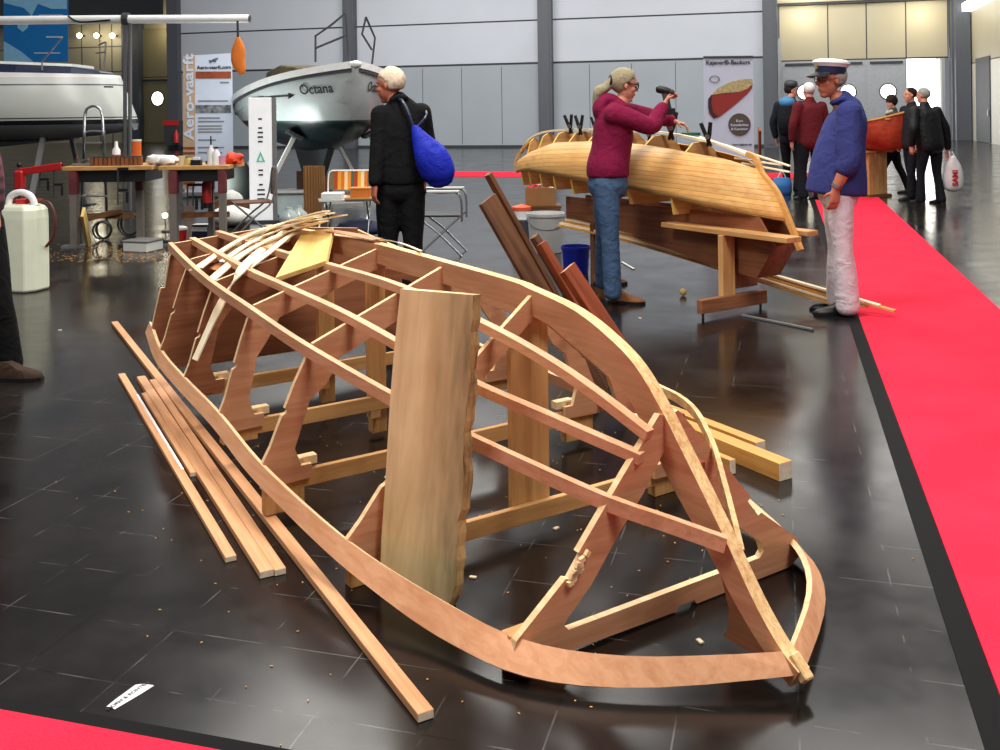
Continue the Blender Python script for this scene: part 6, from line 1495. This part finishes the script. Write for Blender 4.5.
# hanging clamps and extinguisher under the benches
def bar_clamp(px, y0, y1, label, dd=0.0, grp='clamps hanging at the workbenches'):
    a, b = J(px, y0, dd), J(px, y1, dd); t = thing('bar_clamp', label, 'clamp', b, group=grp)
    MB().beam(a, b, .012, .025, up=FW).build('bar', M['darkgrey'], t); MB().beam(a - Z*.01, a - Z*.01 + RT*.11, .02, .03).build('jaw', M['black'], t); c = a.lerp(b, .6); MB().beam(c, c + RT*.11, .02, .03).build('sliding_jaw', M['black'], t)
    MB().tube([c + RT*.10 - Z*.02, c + RT*.10 - Z*.14], .016, 8).build('handle', M['black'], t)
bar_clamp(118, 168, 205, 'bar clamp hanging at the dark right leg of the left workbench', -.05)
bar_clamp(187.5, 184, 206, 'left one of two dark clamps hanging under the right workbench', .2); bar_clamp(193, 184, 206, 'right one of two dark clamps hanging under the right workbench', .2)
p = J(207, 207, .35); p.z = max(0.30, p.z); t = thing('fire_extinguisher', 'red cylinder bottle hanging under the right workbench', 'extinguisher', p)
MB().lathe(p, [(0, 0), (.055, 0), (.055, .26), (.03, .31), (.02, .36), (0, .36)], 16).build('bottle', M['red'], t, smooth=True); MB().lathe(p, [(.056, -.01), (.062, -.01), (.062, .05), (.056, .05), (.056, -.01)], 16, caps=False).build('base_ring', M['black'], t); MB().tube([p + Z*.36, p + Z*.52], .012, 6).build('hanger', M['darkgrey'], t)
# red vice arm
t = thing('pillar_drill', 'red machine with long red arm reaching to the left workbench, behind the white canister', 'machine', atz(20, 236))
q = atz(21, 232); d_ = q.dot(FW); Jm = P_(d_)
MB().tube([q, Jm(21, 172)], .035, 12).build('column', M['darkgrey'], t, smooth=True); MB().box(q + Z*.02, (.4, .3, .04), Matrix.Rotation(YAW, 3, 'Z')).build('foot_plate', M['darkgrey'], t)
MB().box(Jm(20, 180), (.11, .12, .24), Matrix.Rotation(YAW, 3, 'Z')).build('head', M['red'], t, bevel=.02); MB().beam(Jm(20, 172), Jm(62, 166), .05, .09).build('arm', M['red'], t, bevel=.008); MB().ell(Jm(19, 165), (.03, .03, .03), seg=12).build('knob', M['black'], t, smooth=True)
D0 = d_ - .06; J = Jm
def on_arm(px): return Jm(20, 172).lerp(Jm(62, 166), (px - 20)/42)
for px, ln, lab_ in ((54, 31, 'dark bar clamp hanging from the red arm left of the left workbench'), (40, 19, 'short dark bar clamp furthest left on the red arm')):
    y_ = 172 - (px - 20)/42*6; bar_clamp(px, y_ - 3, y_ + ln, lab_, -.0)
D0 = 10.8; J = P_(D0)
# leaning boards and things below
plank('leaning_board', 'yellow board leaning at the left leg of the left workbench', 'board', atz(89, 246), atd(83, 212, 10.3), .11, .03, [M['yellowboard']], up=RT)
plank('leaning_board', 'dark plank lying across behind the yellow board under the left workbench', 'board', atd(80, 220, 10.75), atd(121, 211, 11.1), .08, .05, [M['brown_x']], up=Z)
p = atz(136, 252); M4 = Matrix.Translation(p) @ Matrix.Rotation(YAW - .3, 4, 'Z'); t = thing('plastic_box', 'low white and grey plastic box on the floor below the left workbench', 'box', M4=M4)
MB().bx(-.15, .15, -.02, .26, 0, .10).build('box_body', M['offwhite'], t, local=True, bevel=.008); MB().bx(-.16, .16, -.03, .27, .10, .12).build('box_lid', M['galv'], t, local=True, bevel=.006)
for px, py, rr, lab_ in ((103, 240, .10, 'coil of black hose on the floor by the yellow leaning board'), (130, 236, .13, 'larger coil of black cable under the left workbench')):
    p = atz(px, py); P = [p + (RT*math.cos(a)*rr*(1 - .02*a/6) + Z*(rr + .015 + math.sin(a)*rr)) + FW*(.05*math.sin(a*.5)) for a in [i*.35 for i in range(50)]]
    tag(MB().tube(P, .012, 6).build('hose_coil', M['black'], M4=Matrix.Translation(p), smooth=True), lab_, 'hose')
p = atz(147, 246); t = thing('angle_grinder', 'dark red and black power tool on the floor right of the plastic box', 'tool', p + Z*.03)
MB().chain([(p + Z*.045 - RT*.12, .03, .03), (p + Z*.05, .04, .038), (p + Z*.045 + RT*.10, .035, .035)], FW, 12).build('tool_body', flat('dark_red', srgb(96, 30, 34), .5), t, smooth=True); MB().chain([(p + Z*.045 + RT*.12, .03, .03), (p + Z*.04 + RT*.24, .022, .022)], FW, 10).build('grip', M['black'], t, smooth=True); MB().tube(smooth_path([p + Z*.03 - RT*.12, p + Z*.012 - RT*.28 - FW*.05, p + Z*.012 - RT*.3 + FW*.2], 4), .01, 6).build('cable', M['black'], t)
p = atz(192, 240); M4 = Matrix.Translation(p) @ Matrix.Rotation(YAW - .1, 4, 'Z'); t = thing('paint_carton', 'blue and white carton on the floor behind the transom of the boat skeleton', 'box', M4=M4)
MB().bx(-.0, .18, 0, .14, 0, .17).build('carton_body', M['navy'], t, local=True); MB().bx(.0, .18, -.002, .0, .10, .15).build('print_band', M['white'], t, local=True); MB().bx(-.001, .181, -.001, .141, .17, .176).build('carton_flap', M['offwhite'], t, local=True)
item('paint_bucket', 'red pot with white rim next to the blue and white carton', 'pot', atz(182, 240) - RT*.03, [(0, 0), (.075, 0), (.085, .13), (.08, .13), (.07, .01), (0, .01)], M['red'], extra=([(.082, .12), (.092, .12), (.092, .145), (.06, .16), (0, .16)], M['white'], 'lid'))
t = item('light_bulb', 'small round white lamp standing on the floor right of the left workbench', 'lamp', atz(148, 238) + FW*.6, [(0, 0), (.05, 0), (.05, .02), (.008, .03), (.008, .16), (0, .16)], M['galv']); MB().ell(atz(148, 238) + FW*.6 + Z*.20, (.035, .035, .035), seg=12).build('bulb', flat('bulb_glow', (1, .97, .9), .4, emit=2.5), t, smooth=True)
# canister
D0 = 8.25; q = atz(22, 290); t = thing('canister', 'tall white plastic canister with moulded handle and red pump on the floor at the left', 'canister', q)
M4 = Matrix.Translation(q) @ Matrix.Rotation(YAW - .25, 4, 'Z')
body_ = MB(); rings = []
for z_, k in ((0, .94), (.02, 1), (.05, 1.0), (.60, 1.0), (.67, .97), (.70, .88), (.715, .70)):
    rings.append([M4 @ V((a*k, b*k, z_)) for a, b in ((-.17, -.07), (-.12, -.13), (.13, -.13), (.19, -.06), (.19, .10), (.13, .15), (-.12, .15), (-.17, .09))])
body_.loft(rings); body_.build('canister_body', flat('canister_white', srgb(226, 230, 206), .45, var=.04), t, bevel=.008)
P = smooth_path([M4 @ V(p) for p in ((-.12, 0, .70), (-.10, 0, .78), (.0, 0, .815), (.10, 0, .78), (.14, 0, .70))], 5); MB().tube(P, .028, 10).build('handle', M['white'], t, smooth=True)
MB().lathe(M4 @ V((-.02, .05, .71)), [(0, 0), (.055, 0), (.055, .04), (.02, .05), (0, .05)], 16).build('screw_cap', M['red'], t, smooth=True); MB().beam(M4 @ V((-.14, .05, .735)), M4 @ V((.16, .05, .745)), .03, .03).build('pump_bar', flat('brick_red', srgb(140, 60, 44), .6), t)
P = smooth_path([M4 @ V(p) for p in ((.14, .05, .74), (.24, .05, .72), (.29, .05, .60), (.27, .05, .45), (.20, .05, .36))], 6); MB().tube(P, .012, 8).build('hose', flat('dark_red_hose', srgb(92, 34, 30), .5), t, smooth=True)
MB().lathe(M4 @ V((-.02, -.131, .10)), [(0, -.004), (.012, -.004), (.012, .004), (0, .004)], 12, Matrix.Rotation(PI/2, 3, 'X')).build('drain_plug', M['darkgrey'], t)
# stepladder behind
J = P_(12.8); t = thing('step_ladder', 'aluminium step ladder with rounded hoop top in front of the white yacht', 'ladder', atz(94, 205))
for dx2 in (0, 1):
    pass
P = smooth_path([atz(81, 214), J(84, 150), J(85, 115), J(90, 107), J(97, 107), J(102, 115), J(104, 150), atz(107, 214)], 5); MB().tube(P, .018, 8).build('front_frame', M['steel'], t, smooth=True)
P = smooth_path([atz(83, 205) , J(84, 140, .15), J(86, 132, .12), J(102, 132, .12), J(104, 140, .15), atz(106, 205)], 4); MB().tube(P, .016, 8).build('rear_frame', M['steel'], t, smooth=True)
for y in (143, 160, 178, 196): MB().beam(J(83.5 - (y - 143)*.04, y, -.01), J(104.5 + (y - 143)*.04, y, -.01), .10, .02).build('step', M['steel'], t)
# chairs
def tubechair(px, py, w_, seat, back, label, mats, yaw, legs=True, stripes=None, arms=False):
    p = atz(px, py); M4 = Matrix.Translation(p) @ Matrix.Rotation(YAW + yaw, 4, 'Z'); t = thing('folding_chair', label, 'chair', M4=M4); r = .011; h = w_/2
    for s in (1, -1):
        MB().tube(smooth_path([V((s*h, -.22, 0)), V((s*h, .02, seat*.6)), V((s*h, .22, seat + .02)), V((s*h, .28, back - .05)), V((s*(h - .05), .29, back))], 4), r, 8).build('side_frame', mats[0], t, local=True, smooth=True)
        MB().tube([V((s*(h - .02), .24, 0)), V((s*(h - .02), -.20, seat))], r, 8).build('leg', mats[0], t, local=True)
        if arms: MB().tube(smooth_path([V((s*(h + .01), .27, seat + .26)), V((s*(h + .02), .0, seat + .24)), V((s*(h + .02), -.2, seat + .22)), V((s*(h + .01), -.22, seat - .05))], 4), r, 8).build('arm_frame', mats[0], t, local=True, smooth=True); MB().bx(s*(h + .02) - .025, s*(h + .02) + .025, -.2, .12, seat + .24, seat + .262).build('armrest', M['offwhite'], t, local=True, bevel=.005)
    MB().tube([V((-h + .05, .29, back)), V((h - .05, .29, back))], r, 8).build('top_rail', mats[0], t, local=True); MB().tube([V((-h, -.2, seat)), V((h, -.2, seat))], r, 8).build('front_rail', mats[0], t, local=True)
    MB().bx(-h + .012, h - .012, -.21, .24, seat - .005, seat + .012).build('seat', mats[1], t, local=True)
    b = MB().beam(V((0, .262, seat + .08)), V((0, .29, back - .01)), w_ - .03, .012, up=V((0, -1, 0))); b.build('backrest', mats[2], t, local=True)
    return t
def stripe_mat():
    m, nt, b = _mat('striped_canvas'); N, Lk = nt.nodes, nt.links; tc = N.new('ShaderNodeTexCoord'); sp = N.new('ShaderNodeSeparateXYZ'); Lk.new(tc.outputs['Object'], sp.inputs[0]); mr = N.new('ShaderNodeMapRange'); mr.inputs['From Min'].default_value = -.26; mr.inputs['From Max'].default_value = .26; Lk.new(sp.outputs['X'], mr.inputs['Value'])
    rp = N.new('ShaderNodeValToRGB'); rp.color_ramp.interpolation = 'CONSTANT'; Lk.new(mr.outputs['Result'], rp.inputs['Fac']); e = rp.color_ramp.elements
    cols = [(120, 116, 84), (186, 70, 40), (238, 178, 50), (226, 120, 44), (250, 226, 170), (236, 150, 50), (70, 110, 90), (190, 60, 44), (240, 190, 60), (250, 236, 190), (226, 130, 44), (130, 110, 80)]
    e[0].color = (*srgb(*cols[0]), 1); e[1].position = .08; e[1].color = (*srgb(*cols[1]), 1)
    for i, c_ in enumerate(cols[2:]): x = e.new(.17 + i*.083); x.color = (*srgb(*c_), 1)
    Lk.new(rp.outputs['Color'], b.inputs['Base Color']); b.inputs['Roughness'].default_value = .8; return m
SM = stripe_mat()
tubechair(346, 228, .58, .38, .70, 'white framed folding chair with yellow and orange striped backrest left of the man in black', (M['white'], SM, SM), -.1)
tubechair(443, 254, .42, .40, .78, 'metal armchair with dark seat behind the man with the blue bag', (M['steel'], M['black'], M['black']), 1.5, arms=True)
tubechair(251, 236, .42, .40, .80, 'folding chair with brown slatted back turned away in front of the white display column', (M['galv'], M['brown_x'], M['brown_x']), -1.2)
# camping table beside striped chair with boxes
J = P_(11.2); t = thing('camping_table', 'small folding table with pale top beside the striped chair', 'table', atz(344, 232)); a, b = J(322, 200, .2), J(375, 198, .2); a.z = b.z = (a.z + b.z)/2; zt_ = a.z
MB().beam(a, b, .42, .03).build('tabletop', M['offwhite'], t, bevel=.004)
for e1 in (.12, .88):
    c = a.lerp(b, e1)
    for s in (1, -1): MB().tube([c + FW*s*.17 - Z*.02, V((c.x, c.y, 0)) - FW*s*.17], .011, 8).build('leg', M['steel'], t)
p = J(333, 200, .1); p.z = zt_ + .016; MB_ = MB().box(p + Z*.035, (.24, .2, .07), Matrix.Rotation(YAW, 3, 'Z')); o = MB_.build('foam_box', M['white'], M4=Matrix.Translation(p), bevel=.006); tag(o, 'flat white box on the left half of the small folding table', 'box')
p = J(361, 200, .08); p.z = zt_ + .016; t = thing('wooden_box', 'small orange wooden box on its board at the right of the small folding table', 'box', p); Rz = Matrix.Rotation(YAW, 3, 'Z')
MB().box(p + Z*.009, (.34, .26, .018), Rz).build('box_board', M['tan_x'], t); MB().box(p + Z*.065, (.22, .16, .09), Rz).build('box_body', flat('orange_wood', srgb(210, 120, 40), .5), t, bevel=.003); MB().box(p + Z*.118, (.235, .175, .016), Rz).build('box_lid', flat('orange_wood_lid', srgb(224, 140, 56), .5), t)
# cardboard sheet
a = atz(304, 222); b = atz(325, 222); d_ = a.dot(FW); J = P_(d_); mb = MB(); n = 24
pts = []
for i in range(n + 1):
    q = a.lerp(b, i/n) + FW*(.012*math.sin(i*2.1) + .05*math.sin(i/n*3)); pts.append(q)
zt_ = J(314, 166).z; mb.loft([[V((q.x, q.y, .002)), V((q.x, q.y, zt_)), V((q.x, q.y, zt_)) + FW*.02, V((q.x, q.y, .002)) + FW*.02] for q in pts]); tag(mb.build('cardboard_sheet', M['cardboard'], M4=Matrix.Translation(a)), 'upright corrugated cardboard sheet between the white column and the striped chair', 'cardboard')
# pale boxes and bags under the keelboat
def blob(px, py, r3, mat, label, name, cat):
    p = atz(px, py); mb = MB(); mb.ell(p + Z*r3[2], r3, None, 18, 12, fn=lambda d: 1 + .10*math.sin(8*d.x + 5*d.z) * math.cos(7*d.y + 2*d.z)); return tag(mb.build(name, mat, M4=Matrix.Translation(p), smooth=True), label, cat)
p = atz(290, 216); M4 = Matrix.Translation(p) @ Matrix.Rotation(YAW, 4, 'Z'); t = thing('storage_box', 'pale plastic storage box with grey lid below the dark keelboat hull', 'box', M4=M4)
MB().bx(-.26, .26, -.0, .36, 0, .30).build('box_body', flat('pale_plastic', srgb(190, 206, 208), .4), t, local=True, bevel=.02); MB().bx(-.28, .28, -.02, .38, .30, .34).build('box_lid', M['galv'], t, local=True, bevel=.01)
blob(232, 226, (.30, .22, .13), flat('white_sack', srgb(224, 222, 216), .6, var=.12), 'crumpled white plastic sack on the floor behind the transom', 'plastic_sack', 'sack')
p = atz(231, 216); open_box('wooden_crate', 'brown wooden crate right of the right workbench on the floor', p, .45, .35, .22, M['brown_x'])
blob(231, 212, (.2, .14, .16), flat('pale_sheet', srgb(214, 216, 210), .7), 'crumpled pale sheet on the wooden crate right of the workbench', 'crumpled_sheet', 'sheet')
p = atz(238, 206); t = thing('dark_sack', 'tall dark green sack standing right of the right workbench', 'sack', p); MB().chain([(p + Z*.10, .20, .16), (p + Z*.35, .22, .17), (p + Z*.62, .17, .13), (p + Z*.72, .06, .06)], RT, 16).build('sack_body', flat('dark_green', srgb(28, 34, 30), .8), t, smooth=True); MB().lathe(p + Z*.68, [(.07, -.015), (.085, 0), (.07, .015)], 14, caps=False).build('tie', M['white'], t)
item('glass_jar', 'pale round glass vessel on the floor right of the white column, nearest to it', 'jar', atz(289, 226), [(0, 0), (.09, 0), (.12, .06), (.12, .14), (.05, .20), (.05, .24), (0, .24)], flat('pale_glass', srgb(176, 190, 190), .15))
item('glass_jar', 'pale round glass vessel beside the cardboard sheet, right of the other one', 'jar', atz(299, 225), [(0, 0), (.08, 0), (.11, .06), (.11, .15), (.045, .21), (.045, .25), (0, .25)], flat('pale_glass_2', srgb(186, 192, 186), .15))
blob(283, 214, (.10, .1, .10), M['darkgrey'], 'dark round bundle on the floor right of the white column', 'bundle', 'bundle')
blob(360, 236, (.28, .18, .10), flat('blue_grey_cloth', srgb(44, 50, 74), .8), 'dark blue cloth bundle on the floor below the small folding table', 'cloth_bundle', 'cloth')
# ---------------------------------------------------------------- red canoe on a plinth
RF = Frame((6.26, 15.2), (-.52, .855)); rc = thing('canoe', 'red canoe with pale gunwale on a wooden plinth behind the capped man', 'canoe', M4=RF.M)
RL = 1.9
def rcp(u):
    t_ = u/RL; b = .40*max(.012, (4*(t_*.985 + .007)*(1 - t_*.985 - .007)))**.6; zs = 1.17 + .17*abs(2*t_ - 1)**2.2; zk = .72 + .05*abs(2*t_ - 1)**4; return b, zs, zk
rings = []; 
for i in range(21):
    u = RL*i/20; b, zs, zk = rcp(u); uo = lambda z, t_=i/20: (u + (.10*(1 - (z - zk)/(zs - zk))**2)*(1 - 2*t_ if abs(1 - 2*t_) > .8 else 0))
    h = [(b, zs), (b*1.02, zs - .15), (b*.96, zk + .22), (b*.72, zk + .07), (b*.3, zk + .01), (.0, zk)]
    hi = [(b - .014, zs), (b*.97 - .012, zs - .15), (b*.9 - .01, zk + .24), (b*.66, zk + .09), (.0, zk + .03)]
    rings.append([L(uo(z), v, z) for v, z in h] + [L(uo(z), -v, z) for v, z in reversed(h[:-1])] + [L(uo(z), -v, z) for v, z in hi] + [L(uo(z), v, z) for v, z in reversed(hi[:-1])])
MB().loft(rings).build('hull', wood('red_hull', srgb(176, 70, 44), srgb(140, 46, 30), 'x', freq=14, rough=.35), rc, local=True, smooth=True)
for s in (1, -1):
    P = [L(RL*i/20, s*rcp(RL*i/20)[0], rcp(RL*i/20)[1] + .005) for i in range(21)]; MB().sweep(P, .035, .025, Z).build('gunwale', M['beamwood'], rc, local=True)
for u in (.25, RL - .25): b, zs, zk = rcp(u); MB().bx(u - .1, u + .1, -b + .01, b - .01, zs - .03, zs - .01).build('deck_plate', M['tan_x'], rc, local=True)
for u in (.8, 1.5): b, zs, zk = rcp(u); MB().bx(u - .03, u + .03, -b + .01, b - .01, zs - .05, zs - .02).build('thwart', M['tan_y'], rc, local=True)
t = thing('plinth', 'brown wooden plinth carrying the red canoe', 'plinth', M4=RF.M)
MB().bx(.55, .95, -.22, .22, .04, .70).build('plinth_body', M['tan_z'], t, local=True, bevel=.006); MB().bx(.5, 1.0, -.26, .26, 0, .04).build('plinth_foot', M['brown_x'], t, local=True); MB().bx(.53, .97, -.3, .3, .70, .735).build('plinth_top', M['tan_y'], t, local=True)
p = atz(782, 194); o = thing('shopping_bag', 'blue bag on the floor at the feet of the man with the backpack', 'bag', p); MB().chain([(p + Z*.03 + RT*.0, .16, .10), (p + Z*.15, .17, .10), (p + Z*.24, .15, .05)], RT, 14).build('bag_body', flat('bright_blue', srgb(40, 104, 170), .6), o, smooth=True); MB().tube(smooth_path([p + Z*.24 - RT*.08, p + Z*.38, p + Z*.24 + RT*.08], 4), .008, 6).build('bag_handle', M['offwhite'], o)
# a few chips on the floor
for i, (px, py) in enumerate(((473, 577), (556, 528), (700, 641), (60, 330), (590, 308), (640, 318), (212, 340))):
    p = atz(px, py, .003); o = MB().box(p, (.022, .012, .004), Matrix.Rotation(i*1.1, 3, 'Z')).build('wood_chip', M['whitewood'], M4=Matrix.Translation(p)); tag(o, ['pale wood chip on the floor below the wide rough board', 'pale wood chip under the cross tie right of the rough board', 'pale wood chip under the bow of the skeleton', 'pale wood chip on the floor right of the person at the left edge', 'pale wood chip behind the shoes of the woman', 'pale wood chip right of the shoes of the woman', 'pale wood chip beside the strip hanging off the stern'][i], 'wood chip', 'wood chips on the floor')

lp = OF.M @ L(1.5, sd*1.9, .45)
area(tuple(lp), .7, 44, tuple(OF.M @ L(1.5, sd*.85, 1.62)), (.92, 1.0, .97))
# sawdust and pale dust under the workbenches
mb = MB()
for i in range(420):
    q = atz(random.gauss(120, 45), random.uniform(243, 262), .002); mb.box(q, (random.uniform(.006, .028), random.uniform(.005, .015), .002), Matrix.Rotation(random.random()*3, 3, 'Z'))
for i in range(160):
    q = BF.M @ L(random.uniform(-2.2, .3), random.uniform(-.9, 1.3), .002); mb.box(q, (random.uniform(.003, .008), .003, .0015), Matrix.Rotation(random.random()*3, 3, 'Z'))
o = mb.build('sawdust', M['cedar_x'], M4=Matrix.Translation(atz(120, 252))); tag(o, 'pale sawdust and shavings scattered on the floor under the workbenches and boat', 'sawdust', kind='stuff')
